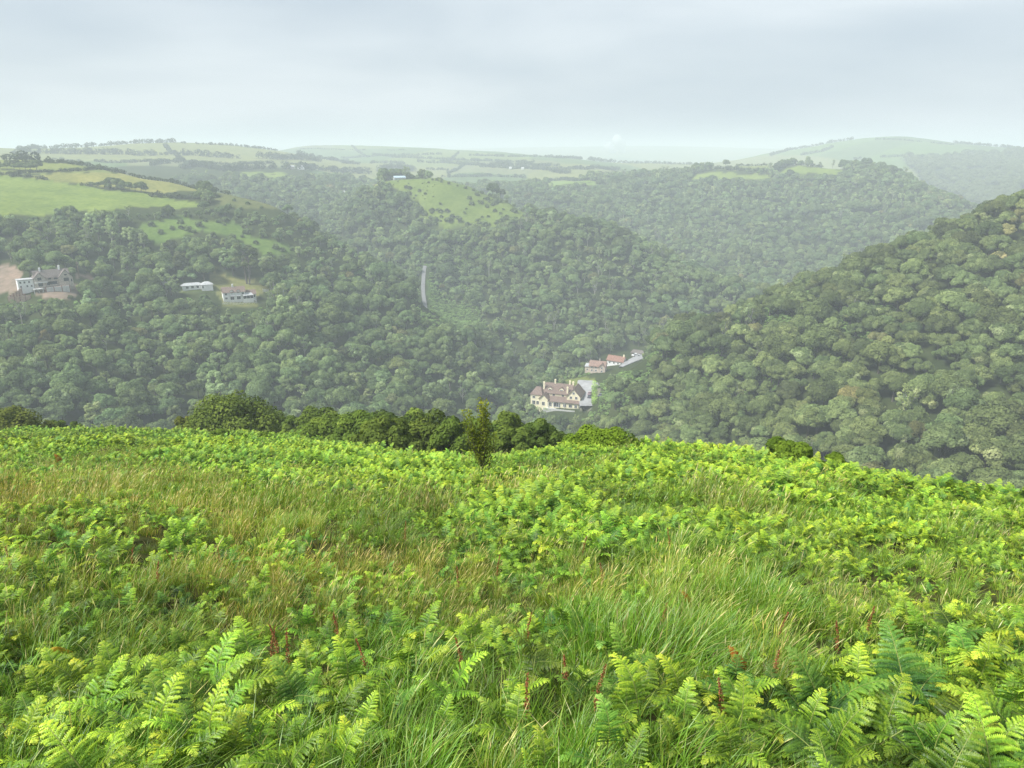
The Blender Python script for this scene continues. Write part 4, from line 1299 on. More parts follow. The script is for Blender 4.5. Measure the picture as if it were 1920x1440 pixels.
for k in range(4):
    a = -24 + k * 3.0
    MB().box(a, a + 2.7, -9.0, -8.7, -8, -4.2 + k * 0.1).build("panel", BRICK, fe)
    MB().box(a + 2.7, a + 2.95, -9.2, -8.6, -8, -3.4 + k * 0.1).build("post", RUST, fe)
po = tag(MB().box(-0.12, 0.12, -0.12, 0.12, -1, 9).box(-0.7, 0.7, -0.06, 0.06, 8.2, 8.4).build("utility_pole", WOOD), "thin wooden pole right of the unfinished house", "pole")
po.location = at(149, 522, 440, 500)

# far farms
h = house_root("barn", 749, 334, 760, 930, "barn with a pale blue roof on the crest behind the bracken knoll", R(12), "barn", 0.2)
h.scale = (0.55, 0.6, 0.55)
MB().gable_walls(-11, 11, -5, 5, -2, 3.6, 6.4, 'x').build("wall", plain_mat("grey sheeting", (0.4, 0.42, 0.42), 0.7, 0.1, 0.6), h)
MB().gable_roof(-11, 11, -5, 5, 3.6, 6.4, 'x').build("roof", BARNBLUE, h)
h = house_root("farmhouse", 563, 318, 1050, 1330, "tiny white farmhouse far away on the left plateau", R(-10), "house", 1.5)
h.scale = (0.6, 0.6, 0.6)
MB().gable_walls(-6, 6, -3.5, 3.5, -3, 5, 8, 'x').box(6, 10, -3, 3, -3, 3.4).build("wall", WHITE, h)
MB().gable_roof(-6, 6, -3.5, 3.5, 5, 8, 'x').build("roof", TILE_GREY, h)
h = house_root("farm_barn", 546, 317, 1050, 1330, "long grey farm building left of the white farmhouse", R(-6), "barn", 1.5)
h.scale = (0.6, 0.6, 0.6)
MB().gable_walls(-10, 8, -4, 4, -3, 3.4, 6, 'x').build("wall", STONE, h)
MB().gable_roof(-10, 8, -4, 4, 3.4, 6, 'x').build("roof", TILE_GREY, h)
for q, (x_, y_) in enumerate(((957, 319), (980, 320))):
    h = house_root("farm_barn", x_, y_, 1300, 1750, ["small pale barn left of two in the far middle fields", "small pale barn right of two in the far middle fields"][q], R(10), "barn", 3)
    h.scale = (0.6, 0.6, 0.5)
    MB().gable_walls(-4, 4, -3, 3, -3, 4, 6, 'x').build("wall", WHITE, h)
    MB().gable_roof(-4, 4, -3, 3, 4, 6, 'x').build("roof", WHITE, h)
h = house_root("farmhouse", 642, 346, 870, 1000, "small white house half hidden in trees left of the knoll", R(10), "house", 5)
h.scale = (0.65, 0.65, 0.65)
MB().gable_walls(-4, 4, -3, 3, -6, 4, 6.4, 'x').build("wall", WHITE, h)
MB().gable_roof(-4, 4, -3, 3, 4, 6.4, 'x').build("roof", TILE_GREY, h)

# ------------------------------------------------------------------ vehicles and hedge by the hotel
RUBBER = plain_mat("tyre rubber", (0.025, 0.025, 0.025), 0.9, 0.1, 5)


def car(px, py, rmin, rmax, rz, col, lab, big=1.0, dz=0.5):
    p = at(px, py, rmin, rmax)
    o = tag(empty("parked_car", (p.x, p.y, p.z + dz), rz), lab, "car", None)
    pm = plain_mat("car paint", col, 0.3, 0.03, 1, spec=0.5)
    xs = [-2.1, -2.05, -1.2, -0.6, 0.9, 1.5, 2.05, 2.1]
    zs = [0.75, 0.85, 0.92, 0.95, 0.95, 0.95, 0.9, 0.7]
    b = MB()
    pts = []
    for x_, z_ in zip(xs, zs): pts += [(x_, -0.85, 0.3), (x_, -0.88, z_ - 0.1), (x_, -0.75, z_), (x_, 0.75, z_), (x_, 0.88, z_ - 0.1), (x_, 0.85, 0.3)]
    fs = [(i * 6 + j, (i + 1) * 6 + j, (i + 1) * 6 + (j + 1) % 6, i * 6 + (j + 1) % 6) for i in range(7) for j in range(6)]
    fs += [(0, 1, 2, 3, 4, 5), tuple(42 + j for j in (5, 4, 3, 2, 1, 0))]
    b.poly(pts, fs)
    b.poly([(-0.7, -0.66, 1.42), (0.75, -0.66, 1.42), (0.75, 0.66, 1.42), (-0.7, 0.66, 1.42), (-0.62, -0.6, 1.47), (0.68, -0.6, 1.47), (0.68, 0.6, 1.47), (-0.62, 0.6, 1.47)],
           [(0, 1, 2, 3), (7, 6, 5, 4), (0, 4, 5, 1), (1, 5, 6, 2), (2, 6, 7, 3), (3, 7, 4, 0)])
    b.build("body", pm, o)
    MB().poly([(-1.25, -0.76, 0.93), (1.6, -0.76, 0.93), (1.6, 0.76, 0.93), (-1.25, 0.76, 0.93), (-0.68, -0.65, 1.42), (0.72, -0.65, 1.42), (0.72, 0.65, 1.42), (-0.68, 0.65, 1.42)],
              [(0, 1, 5, 4), (1, 2, 6, 5), (2, 3, 7, 6), (3, 0, 4, 7)]).build("glazing", GLASS, o)
    for x_ in (-1.3, 1.3):
        for y_ in (-0.8, 0.8):
            k = 12
            MB().poly([(x_ + 0.32 * math.cos(6.283 * i / k), y_ + d, 0.32 + 0.32 * math.sin(6.283 * i / k)) for d in (-0.1, 0.1) for i in range(k)],
                      [tuple(range(k)), tuple(range(2 * k - 1, k - 1, -1))] + [(i, (i + 1) % k, k + (i + 1) % k, k + i) for i in range(k)]).build("wheel", RUBBER, o)
    o.scale = (big,) * 3
    return o


car(1105.5, 743, 390, 430, 1.35, (0.36, 0.22, 0.23), "dull pink car parked by the clipped hedge, farther one", 1.1, 0.9)
car(1105, 748, 385, 430, 1.35, (0.07, 0.07, 0.09), "black car parked by the clipped hedge, nearer one", 1.1, 0.9)
car(1126, 746, 380, 430, 1.2, (0.10, 0.10, 0.12), "dark grey car half hidden to the right of the clipped hedge", 1.1, 0.9)
car(1192, 668, 460, 500, 0.4, (0.80, 0.80, 0.80), "white van-like car in front of the dark shed", 1.3, 0.9)

hb = [at(1115, 722 + k * 5.2, 385, 440) for k in range(8)]
lc = [np.array([q.x, q.y, q.z + 1.2]) for q in hb]
rng = np.random.default_rng(8)
Q, T = lobes_leaves(rng, lc, [2.0] * 8, 240, 0.24, tone0=0.75)
o = tag(put(bpy.data.objects.new("clipped_hedge", quad_mesh("clipped_hedge", Q, LEAF_T, T))), "bright green clipped hedge beside the hotel forecourt", "hedge")
o["tint"] = (1.25, 1.7, 0.7)

# two plumes of smoke far off
sm = bpy.data.materials.new("smoke"); sm.use_nodes = True
nt = sm.node_tree; nt.nodes.clear()
so_ = nt.nodes.new('ShaderNodeOutputMaterial'); em = nt.nodes.new('ShaderNodeBsdfDiffuse'); em.inputs[0].default_value = (0.9, 0.92, 0.93, 1)
tp_ = nt.nodes.new('ShaderNodeBsdfTransparent'); mx_ = nt.nodes.new('ShaderNodeMixShader'); mx_.inputs[0].default_value = 0.35
nt.links.new(tp_.outputs[0], mx_.inputs[1]); nt.links.new(em.outputs[0], mx_.inputs[2]); nt.links.new(mx_.outputs[0], so_.inputs['Surface'])
for q, (x_, y_, s_, hgt) in enumerate(((1168, 287, 1.0, 26), (1150, 288, 0.8, 17))):
    p = at(x_, y_, 2000, 5200)
    rr_ = math.hypot(p.x, p.y)
    bm = bmesh.new()
    for k in range(7):
        t = k / 6
        bmesh.ops.create_icosphere(bm, subdivisions=2, radius=(5 + 9 * t) * s_, matrix=Matrix.Translation((-14 * t ** 1.5 * s_ + 3 * math.sin(k * 2), 0, hgt * t * s_ * 1.2)))
    for v in bm.verts:
        n_ = math.sin(v.co.x * 0.5 + q) + math.sin(v.co.z * 0.6) + math.sin(v.co.y * 0.7)
        v.co += v.co.normalized() * n_ * 0.7
    me = bpy.data.meshes.new("smoke"); bm.to_mesh(me); bm.free()
    me.materials.append(sm)
    me.polygons.foreach_set('use_smooth', [True] * len(me.polygons))
    o = put(bpy.data.objects.new("smoke", me)); o.location = p; 
    f2 = rr_ / 2000
    o.scale = (f2, f2, f2)
    tag(o, ["white smoke plume on the far horizon, taller of two", "faint white smoke plume on the far horizon, lower of two"][q], "smoke", kind="stuff")
# ------------------------------------------------------------------ bracken
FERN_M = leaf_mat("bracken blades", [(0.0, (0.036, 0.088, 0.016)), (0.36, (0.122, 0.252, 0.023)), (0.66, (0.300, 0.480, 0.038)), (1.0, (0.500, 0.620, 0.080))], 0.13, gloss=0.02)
STALK_M = plain_mat("bracken stalk", (0.20, 0.24, 0.06), 0.6, 0.2, 20)
DEAD_M = leaf_mat("dead bracken", [(0.0, (0.12, 0.035, 0.015)), (0.5, (0.36, 0.10, 0.02)), (1.0, (0.58, 0.26, 0.05))], 0.3, tinted=False)
GOLD_M = leaf_mat("yellowed bracken", [(0.0, (0.42, 0.28, 0.03)), (1.0, (0.66, 0.45, 0.08))], 0.3, tinted=False)


def frond(seed, stipe, L, a0, a1, droop, hi=True, mat=None, wide=0.40, npair=22, wilt=0.0, tip=0.0, dark=0.0):
    """one bracken frond: stalk, then a triangular blade of paired, toothed side leaves; grows towards +y"""
    rng = np.random.default_rng(seed)
    ns, nb = 5, 26
    ang = np.concatenate([np.linspace(a0 * 0.4, a0, ns), a0 + (a1 - a0) * np.linspace(0, 1, nb + 1)[1:] ** 1.25])
    ang[-6:] += droop * np.linspace(0, 1, 6) ** 2
    ds = np.concatenate([np.full(ns, stipe / ns), np.full(nb, L / nb)])
    sway = rng.normal() * 0.12
    P = [np.zeros(3)]
    for a, d in zip(ang, ds):
        P.append(P[-1] + d * np.array([sway * math.sin(a), math.sin(a), math.cos(a)]))
    P = np.array(P)
    Q, T = [], []
    ts = 1 - (1 - np.linspace(0.0, 0.985, npair)) ** 1.15
    for k, t in enumerate(ts):
        f = ns + t * nb
        i = min(int(f), len(P) - 2)
        p0 = P[i] + (P[i + 1] - P[i]) * (f - i)
        tan = unit((P[i + 1] - P[i])[None])[0]
        nor = unit(np.cross(np.array([1.0, 0, 0]), tan)[None])[0]       # upper face of the blade
        lp = L * wide * (1 - t) ** 0.78 * (0.8 + 0.2 * min(1, (t + 0.05) * 6)) * rng.uniform(0.88, 1.1) + 0.008
        for s in (-1, 1):
            lq = lp * rng.uniform(0.82, 1.1)
            pt = 0.11 * rng.normal()
            swp = math.radians(68 - 26 * t + rng.normal() * 8)
            d0 = unit((s * math.sin(swp) * np.array([1.0, 0, 0]) + math.cos(swp) * tan)[None])[0]
            sag = (0.18 + 0.35 * wilt + 0.34 * rng.random()) * lq
            lift = 0.34 * rng.random() - 0.04
            npn = max(3, int(lq / (0.0100 if hi else 0.04)))
            ss = (np.arange(npn) + 0.35) / npn
            cp = p0 + d0 * (lq * ss)[:, None] + nor * (lift * lq * ss)[:, None] - np.array([0, 0, 1.0]) * (sag * ss ** 2)[:, None]
            dt = unit(np.gradient(cp, axis=0)) if npn > 1 else np.array([d0])
            side = unit(np.cross(nor, dt))
            wl = (0.26 * lq * (1 - ss) ** 0.7 * (0.55 + 0.45 * np.minimum(1, ss * 5)) * (1.0 if t < 0.75 else 0.8) + 0.0045)
            wl = np.minimum(wl, 0.56 * L / npair * (1.15 - 0.5 * t) + 0.002)
            hw = lq / npn * (0.50 if hi else 0.56)
            for sd_ in (-1, 1):
                out_ = side * sd_ * 0.93 + dt * 0.38
                out_ = unit(out_ + nor * (-0.22 + 0.10 * rng.normal(size=(npn, 1))))
                e = cp + out_ * (wl * rng.uniform(0.85, 1.15, npn))[:, None]
                Q.append(np.stack([cp - dt * hw, e - dt * hw * 0.45, e + dt * hw * 0.30, cp + dt * hw], 1))
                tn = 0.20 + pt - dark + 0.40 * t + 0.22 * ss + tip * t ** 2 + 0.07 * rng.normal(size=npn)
                T.append(tn)
            e = p0 + d0 * lq * 1.04 - np.array([0, 0, sag])
            Q.append(np.stack([cp[-1] - side[-1] * 0.004, e, e, cp[-1] + side[-1] * 0.004])[None]); T.append(np.array([0.75 + 0.3 * tip]))
    Q = np.concatenate(Q); T = np.clip(np.concatenate(T), 0, 1)
    nq = len(Q)
    tv, tf = tube(P[::2], np.linspace(0.0048, 0.0012, len(P[::2])), 3)
    vs = np.concatenate([Q.reshape(-1, 3), tv])
    lo = np.concatenate([np.arange(nq * 4), (tf + nq * 4).ravel()])
    return raw_mesh("frond", vs, np.full(nq + len(tf), 4), lo, [mat or FERN_M, STALK_M], np.concatenate([T, np.full(len(tf), 0.4)]), False, np.concatenate([np.zeros(nq), np.ones(len(tf))]))


FR_ARG = [(0.34, 0.44, R(14), R(92), R(35), 0.12), (0.40, 0.46, R(10), R(76), R(45), 0.08), (0.44, 0.40, R(8), R(98), R(40), 0.25),      # leading fronds
          (0.04, 0.46, R(56), R(104), R(30), 0.05), (0.04, 0.40, R(48), R(96), R(35), 0.12), (0.05, 0.50, R(64), R(112), R(20), 0.0), (0.03, 0.34, R(42), R(100), R(35), 0.2)]   # side fronds
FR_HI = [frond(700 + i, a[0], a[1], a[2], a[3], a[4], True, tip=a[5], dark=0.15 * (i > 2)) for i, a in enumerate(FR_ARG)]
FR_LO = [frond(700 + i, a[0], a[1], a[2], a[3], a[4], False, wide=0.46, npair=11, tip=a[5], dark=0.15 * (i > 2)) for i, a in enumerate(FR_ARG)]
PLANT = []      # each plant: a leading frond over pairs of opposite, arching side fronds
rng = np.random.default_rng(31)
NF_ = [5, 4, 5, 6, 4, 5, 4, 3, 5, 6]
for k in range(10):
    fr = []
    a_0 = rng.random() * 6.28
    lean = rng.normal() * 0.14
    fr.append((int(rng.integers(0, 3)), Matrix.Translation((0, 0, -0.05)) @ Matrix.Rotation(a_0, 4, 'Z') @ Matrix.Rotation(lean, 4, 'X') @ Matrix.Scale(rng.uniform(0.85, 1.1), 4)))
    for q in range(NF_[k] - 1):
        tier = q // 2
        an = a_0 + 1.57 + 3.14 * (q % 2) + tier * 0.7 + rng.normal() * 0.3
        z = 0.10 + 0.13 * tier + rng.normal() * 0.02
        fr.append((int(rng.integers(3, 7)), Matrix.Translation((rng.normal() * 0.015, rng.normal() * 0.015 , z)) @ Matrix.Rotation(an, 4, 'Z') @ Matrix.Rotation(rng.normal() * 0.14, 4, 'Y') @ Matrix.Scale(rng.uniform(0.8, 1.12) * (1.0 - 0.08 * tier), 4)))
    PLANT.append(fr)


def joined(fronds, lib, name):
    bm = bmesh.new()
    for f, M in fronds:
        t = bmesh.new(); t.from_mesh(lib[f]); t.transform(M)
        tmp = bpy.data.meshes.new("tmp"); t.to_mesh(tmp); t.free()
        bm.from_mesh(tmp); bpy.data.meshes.remove(tmp)
    me = bpy.data.meshes.new(name); bm.to_mesh(me); bm.free()
    me.materials.append(FERN_M); me.materials.append(STALK_M)
    return me


PL_HI = [joined(p, FR_HI, "bracken_plant") for p in PLANT]
PL_LO = [joined(p, FR_LO, "bracken_clump") for p in PLANT]

CX = np.arange(0, 1921, 240)
CYR = [790, 820, 870, 930, 1000, 1080, 1160, 1240, 1320, 1400, 1520]
FD = np.array([[1, 1, 1, 1, 1, 1, 1, 1, 1],
               [1, 1, 1, 1, 1, 1, 1, 1, 1],
               [.9, .9, .95, 1, 1, 1, .9, .95, 1],
               [.75, .75, .75, .9, .95, .95, .9, 1, 1],
               [.6, .5, .6, .85, .85, .9, .95, 1, 1],
               [.42, .45, .22, .5, .42, .5, .85, .95, .95],
               [.55, .6, .3, .36, .28, .18, .34, .9, .95],
               [.95, .65, .75, .4, .36, .06, .42, .7, .95],
               [.95, .85, .75, .28, .36, .2, .6, .9, .95],
               [.2, .8, .5, .12, .45, .75, .55, .85, .95],
               [.0, .3, .2, .2, .5, .6, .3, .6, .7]])
SD = np.array([[0, 0, 0, 0, 0, 0, 0, 0, 0],
               [.05] * 9,
               [.25, .2, .12, .1, .1, .1, .1, .05, .05],
               [.6, .55, .45, .3, .15, .2, .12, .1, .05],
               [.55, .65, .55, .35, .35, .2, .1, .1, .1],
               [.5, .5, .85, .75, .6, .35, .15, .1, .1],
               [.4, .3, .6, .6, .3, .2, .1, .15, .1],
               [.12, .2, .2, .2, .1, .1, .1, .1, .1],
               [.08, .1, .12, .12, .1, .1, .1, .1, .05],
               [.05] * 9, [.05] * 9])


def grid_at(G, px, py):
    px = np.clip(px, 0, 1919.9); py = np.clip(py, CYR[0], CYR[-1] - 0.1)
    i = np.searchsorted(CYR, py, side='right') - 1
    b = (py - np.array(CYR)[i]) / (np.array(CYR)[i + 1] - np.array(CYR)[i])
    j = (px / 240).astype(int); a = px / 240 - j
    return (G[i, j] * (1 - a) + G[i, j + 1] * a) * (1 - b) + (G[i + 1, j] * (1 - a) + G[i + 1, j + 1] * a) * b


def sow(r0, r1, dens):
    thmax = 1.5 if r1 <= 10 else 1.05 if r1 <= 22 else 0.86
    n_ = RNG.poisson(thmax * (r1 * r1 - r0 * r0) * dens)
    r_ = np.sqrt(RNG.uniform(r0 * r0, r1 * r1, n_)); t_ = RNG.uniform(-thmax, thmax, n_)
    return r_ * np.sin(t_), r_ * np.cos(t_)


fx, fy = [], []
for r0, r1, dn in ((1.5, 4, 32), (4, 10, 28), (10, 22, 26), (22, 45, 16), (45, 110, 5.4)):
    a, b = sow(r0, r1, dn)
    fx.append(a); fy.append(b)
fx = np.concatenate(fx); fy = np.concatenate(fy)
fr_ = np.hypot(fx, fy); ft = np.arctan2(fx, fy)
fz = ground(fx, fy)
fpx, fpy, fd = project(fx, fy, fz)
dens = grid_at(FD, fpx, fpy)
patch = vnoise(fx + 50, fy + 20, 2.6) + 0.6 * vnoise(fx, fy, 1.1)
prob = np.clip(dens + (patch) * 0.9 * (1.1 - dens), 0, 1)
prob = np.where(dens > 0.88, np.maximum(prob, 0.72), prob)
rcf = np.interp(ft, _cth, CR[:, 2])
ok = (RNG.random(len(fx)) < prob * 0.9) & (fr_ < rcf + 16)
fx, fy, fr_, ft, fz, fpx, fpy, fd, dens = (a[ok] for a in (fx, fy, fr_, ft, fz, fpx, fpy, fd, dens))
nfn = len(fx)
fpick = RNG.integers(0, 10, nfn)
lump = vnoise(fx + 300, fy + 120, 1.9) + 0.8 * vnoise(fx + 40, fy + 11, 4.5)
fs = (0.82 + 1.0 * np.clip(lump, -0.46, 0.62)) * RNG.uniform(0.62, 1.15, nfn) * np.interp(fr_, [0, 3, 7, 14], [0.47, 0.52, 0.60, 0.68]) * (0.84 + 0.22 * dens) * np.where((fpx > 1500) & (fr_ < 9), 1.25, 1.0)
fs = np.where(fr_ < 3.0, fs * 0.72, fs)
fs = np.where(fr_ > 45, fs * 1.15, fs)
frot = np.stack([RNG.normal(size=nfn) * 0.10 + 0.05, RNG.normal(size=nfn) * 0.10 + 0.10, RNG.random(nfn) * 6.28], 1)
lum = 1 + 0.2 * RNG.normal(size=nfn) + 0.35 * vnoise(fx + 5, fy + 80, 6.0) + 0.3 * vnoise(fx + 5, fy + 8, 1.6)
yel = np.clip(0.10 * RNG.normal(size=nfn) + 0.22 * vnoise(fx + 200, fy, 9.0), -0.25, 0.3)
ftint = np.stack([lum * (1.07 + 1.1 * yel), lum, lum * (0.85 - 0.8 * yel)], 1)
ftint = np.clip(ftint, 0.45, 1.7)
blue = RNG.random(nfn) < 0.16
ftint[blue] *= [0.62, 0.74, 1.25]
inf = (fpx > -20) & (fpx < 1940) & (fpy > crest[0] - 60) & (fpy - fs * 0.8 * F / fd < 1440)
topf = np.argsort(np.where(inf, -fs / fd, 0))[:290]
fsing = np.zeros(nfn, bool); fsing[topf] = True


def fern_label(i):
    t = ftint[i]
    colr = 'bluish green' if blue[i] else 'yellow-green' if t[0] / t[1] > 1.22 else 'dark green' if t[1] < 0.85 else 'bright lime green' if t[1] > 1.15 else 'fresh green'
    size = 'tall ' if fs[i] > 0.56 else 'small ' if fs[i] < 0.32 else ''
    row = 'at the very front' if fpy[i] > 1380 else 'in the front rows' if fpy[i] > 1230 else 'behind the front rows'
    col = 'far left' if fpx[i] < 300 else 'left of centre' if fpx[i] < 720 else 'centre' if fpx[i] < 1200 else 'right of centre' if fpx[i] < 1640 else 'far right'
    return f"{size}{colr} bracken fern with {['five', 'four', 'five', 'six', 'four', 'five', 'four', 'three', 'five', 'six'][fpick[i]]} fronds {row}, {col}"


for i in topf:
    o = empty("bracken_fern", (fx[i], fy[i], fz[i]))
    o.rotation_euler = tuple(frot[i])
    o.scale = (fs[i],) * 3
    tag(o, fern_label(i), "fern", "bracken ferns on the near slope")
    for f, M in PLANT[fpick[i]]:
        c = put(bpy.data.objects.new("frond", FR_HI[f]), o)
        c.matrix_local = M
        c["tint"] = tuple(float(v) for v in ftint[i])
mk = ~fsing
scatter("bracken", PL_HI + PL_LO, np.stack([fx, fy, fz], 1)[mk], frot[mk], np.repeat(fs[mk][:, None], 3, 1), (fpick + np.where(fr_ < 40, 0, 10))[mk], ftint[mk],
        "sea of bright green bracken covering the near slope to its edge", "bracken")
print("ferns", nfn)

# ------------------------------------------------------------------ grass
GRASS_M = leaf_mat("grass blades", [(0.0, (0.050, 0.115, 0.012)), (0.45, (0.145, 0.285, 0.018)), (0.75, (0.300, 0.380, 0.050)), (1.0, (0.600, 0.510, 0.240))], 0.28, gloss=0.03)


def tuft(seed, nbl, h, spread, w, straw=0.05, lean=0.35, heads=0, name="grass_tuft"):
    rng = np.random.default_rng(seed)
    Q, T = [], []
    an = rng.random(nbl) * 6.28
    rad = spread * np.sqrt(rng.random(nbl))
    b = np.stack([np.cos(an) * rad, np.sin(an) * rad, np.full(nbl, -0.03)], 1)
    hh = h * rng.uniform(0.55, 1.15, nbl)
    az = an + rng.normal(size=nbl) * 0.9
    ln = lean * rng.uniform(0.3, 1.5, nbl)
    dirx = np.cos(az) * ln + 0.22; diry = np.sin(az) * ln
    wv = np.stack([-np.sin(az + rng.normal(size=nbl)), np.cos(az + rng.normal(size=nbl)), np.zeros(nbl)], 1) * (w / 2)
    tn = np.clip(np.where(rng.random(nbl) < straw, rng.uniform(0.75, 1.0, nbl), 0.38 + 0.17 * rng.normal(size=nbl)), 0, 1)
    pts = []
    for s in (0, 0.36, 0.7, 1.0):
        pts.append(b + np.stack([dirx * hh * s ** 1.9, diry * hh * s ** 1.9, hh * (s - 0.22 * ln * s ** 3)], 1))
    ww = (1.0, 0.9, 0.62, 0.08)
    for k in range(3):
        Q.append(np.stack([pts[k] - wv * ww[k], pts[k + 1] - wv * ww[k + 1], pts[k + 1] + wv * ww[k + 1], pts[k] + wv * ww[k]], 1))
        T.append(np.clip(tn + 0.05 * k, 0, 1))
    if heads:
        a2 = rng.random(heads) * 6.28; r2 = spread * np.sqrt(rng.random(heads))
        b2 = np.stack([np.cos(a2) * r2, np.sin(a2) * r2, np.zeros(heads)], 1)
        h2 = h * rng.uniform(1.1, 1.7, heads)
        dx = 0.20 + 0.16 * rng.normal(size=heads); dy = 0.16 * rng.normal(size=heads)
        P2 = [b2 + np.stack([dx * h2 * s ** 2, dy * h2 * s ** 2, h2 * s * (1 - 0.05 * s)], 1) for s in (0, 0.5, 0.82, 0.9, 1.0)]
        wd = np.stack([rng.normal(size=heads), rng.normal(size=heads), np.zeros(heads)], 1); wd = unit(wd) * (w * 0.32)
        W2 = (0.7, 0.6, 0.5, 1.9, 0.2)
        t2 = 0.86 + 0.1 * rng.normal(size=heads)
        for k in range(4):
            Q.append(np.stack([P2[k] - wd * W2[k], P2[k + 1] - wd * W2[k + 1], P2[k + 1] + wd * W2[k + 1], P2[k] + wd * W2[k]], 1))
            T.append(np.clip(t2 - (0.12 if k < 2 else 0), 0, 1))
    return quad_mesh(name, np.concatenate(Q), GRASS_M, np.concatenate(T))


GT = [tuft(800 + k, 75, 0.25, 0.12, 0.0052, 0.06, lean=0.55) for k in range(4)]                                   # green
GT += [tuft(820 + k, 50, 0.25, 0.14, 0.0052, 0.25, lean=0.5, heads=18) for k in range(4)]                        # flowering straw grass
GT += [tuft(840 + k, 46, 0.27, 0.26, 0.011, 0.08, lean=0.5) for k in range(2)]                                   # farther green
GT += [tuft(850 + k, 28, 0.27, 0.26, 0.011, 0.35, lean=0.5, heads=26) for k in range(2)]                          # farther straw
ax, ay = [], []
for r0, r1, dn in ((1.2, 4.5, 46), (4.5, 9, 30), (9, 18, 16), (18, 36, 6), (36, 90, 1.2)):
    a, b = sow(r0, r1, dn)
    ax.append(a); ay.append(b)
ax = np.concatenate(ax); ay = np.concatenate(ay)
ar = np.hypot(ax, ay); az_ = ground(ax, ay)
apx, apy, ad = project(ax, ay, az_)
s_ = grid_at(SD, apx, apy) + 0.5 * vnoise(ax + 77, ay, 2.2) * (grid_at(SD, apx, apy) > 0.07)
f_ = grid_at(FD, apx, apy)
ok = (ar < np.interp(np.arctan2(ax, ay), _cth, CR[:, 2]) + 10) & (RNG.random(len(ax)) < 1.0 - 0.35 * (f_ > 0.85) * (apy < 1380))
ax, ay, ar, az_, apx, apy, s_, f_ = (a[ok] for a in (ax, ay, ar, az_, apx, apy, s_, f_))
na = len(ax)
isst = RNG.random(na) < s_
ap = np.where(ar < 13, np.where(isst, RNG.integers(4, 8, na), RNG.integers(0, 4, na)), np.where(isst, RNG.integers(10, 12, na), RNG.integers(8, 10, na)))
asz = RNG.uniform(0.6, 1.2, na) * (1 + 0.9 * np.clip(vnoise(ax + 60, ay + 60, 0.75) + 0.4 * vnoise(ax, ay, 1.9), -0.45, 0.6)) * np.where(ar < 2.6, 0.7, 1.0)
al = 1 + 0.18 * RNG.normal(size=na) + 0.5 * vnoise(ax + 9, ay + 3, 1.4) + 0.25 * vnoise(ax + 9, ay + 3, 4.0)
aye = np.clip(0.10 * RNG.normal(size=na) + 0.35 * (s_ - 0.2), -0.15, 0.35)
atint = np.clip(np.stack([al * (1 + 0.9 * aye), al, al * (1 - 0.2 * aye)], 1), 0.5, 1.7)
scatter("grass", GT, np.stack([ax, ay, az_], 1), np.stack([RNG.normal(size=na) * 0.08, RNG.normal(size=na) * 0.08, RNG.normal(size=na) * 0.7], 1), np.repeat(asz[:, None], 3, 1), ap, atint,
        "long moorland grass, green and straw coloured, between the ferns", "grass")
print("grass", na)

# bright grass tussocks that stand out
for px_, py_, s, lab in [(1420, 1140, 1.0, "bright green domed grass tussock among ferns on the right"), (1190, 1265, 1.25, "largest bright green tussock beside the sunken patch"),
                         (1090, 1190, 0.85, "grass tussock behind the large one, near the centre"), (1330, 1215, 0.7, "small deep green tussock left of the orange frond"),
                         (700, 1250, 0.8, "grass tussock left of the centre ferns")]:
    p = at(px_, py_, 1.5, 12)
    me = tuft(int(px_), 900, 0.36 * s, 0.42 * s, 0.006, 0.02, lean=0.6, name="grass_tussock")
    o = put(bpy.data.objects.new("grass_tussock", me)); o.location = p
    o["tint"] = (0.95, 1.1, 0.8)
    tag(o, lab, "grass tussock")

# ------------------------------------------------------------------ odd fronds and stems
for nm, px_, py_, st, L_, mat_, az2, s, lab in [
        ("dead_frond", 1388, 1300, 0.18, 0.26, DEAD_M, 0.4, 1.0, "bright orange dead bracken frond on the right of the grass"),
        ("yellow_frond", 1322, 1300, 0.10, 0.22, GOLD_M, 2.9, 0.9, "small golden yellow frond left of the orange one"),
        ("yellow_frond", 1180, 1418, 0.08, 0.24, GOLD_M, 3.6, 0.85, "pale tan frond hanging at the front centre"),
        ("brown_frond", 1500, 1270, 0.12, 0.30, DEAD_M, 2.2, 0.8, "rusty brown withered frond among green ferns on the right"),
        ("brown_frond", 1296, 1160, 0.15, 0.30, DEAD_M, 1.0, 0.8, "curled red-brown frond behind the right grass tussock"),
        ("brown_frond", 130, 1260, 0.2, 0.3, GOLD_M, 3.3, 0.9, "yellowing frond inside the dark fern on the far left"),
        ("brown_frond", 118, 885, 0.5, 0.5, DEAD_M, 1.0, 0.9, "brown frond by the left frame edge in the middle distance")]:
    p = at(px_, py_, 1.5, 30)
    o = put(bpy.data.objects.new(nm, frond(int(px_ + py_), st, L_, R(15), R(75), R(40), True, mat=mat_, wilt=0.9)))
    o.location = p + Vector((0, 0, 0.06)); o.rotation_euler = (0, 0, az2); o.scale = (s * 0.72, s * 0.72, s * 0.72)
    tag(o, lab, "fern frond")

DOCK_M = leaf_mat("dock seed", [(0.0, (0.16, 0.045, 0.03)), (0.5, (0.30, 0.10, 0.05)), (1.0, (0.42, 0.22, 0.10))], 0.15, tinted=False)


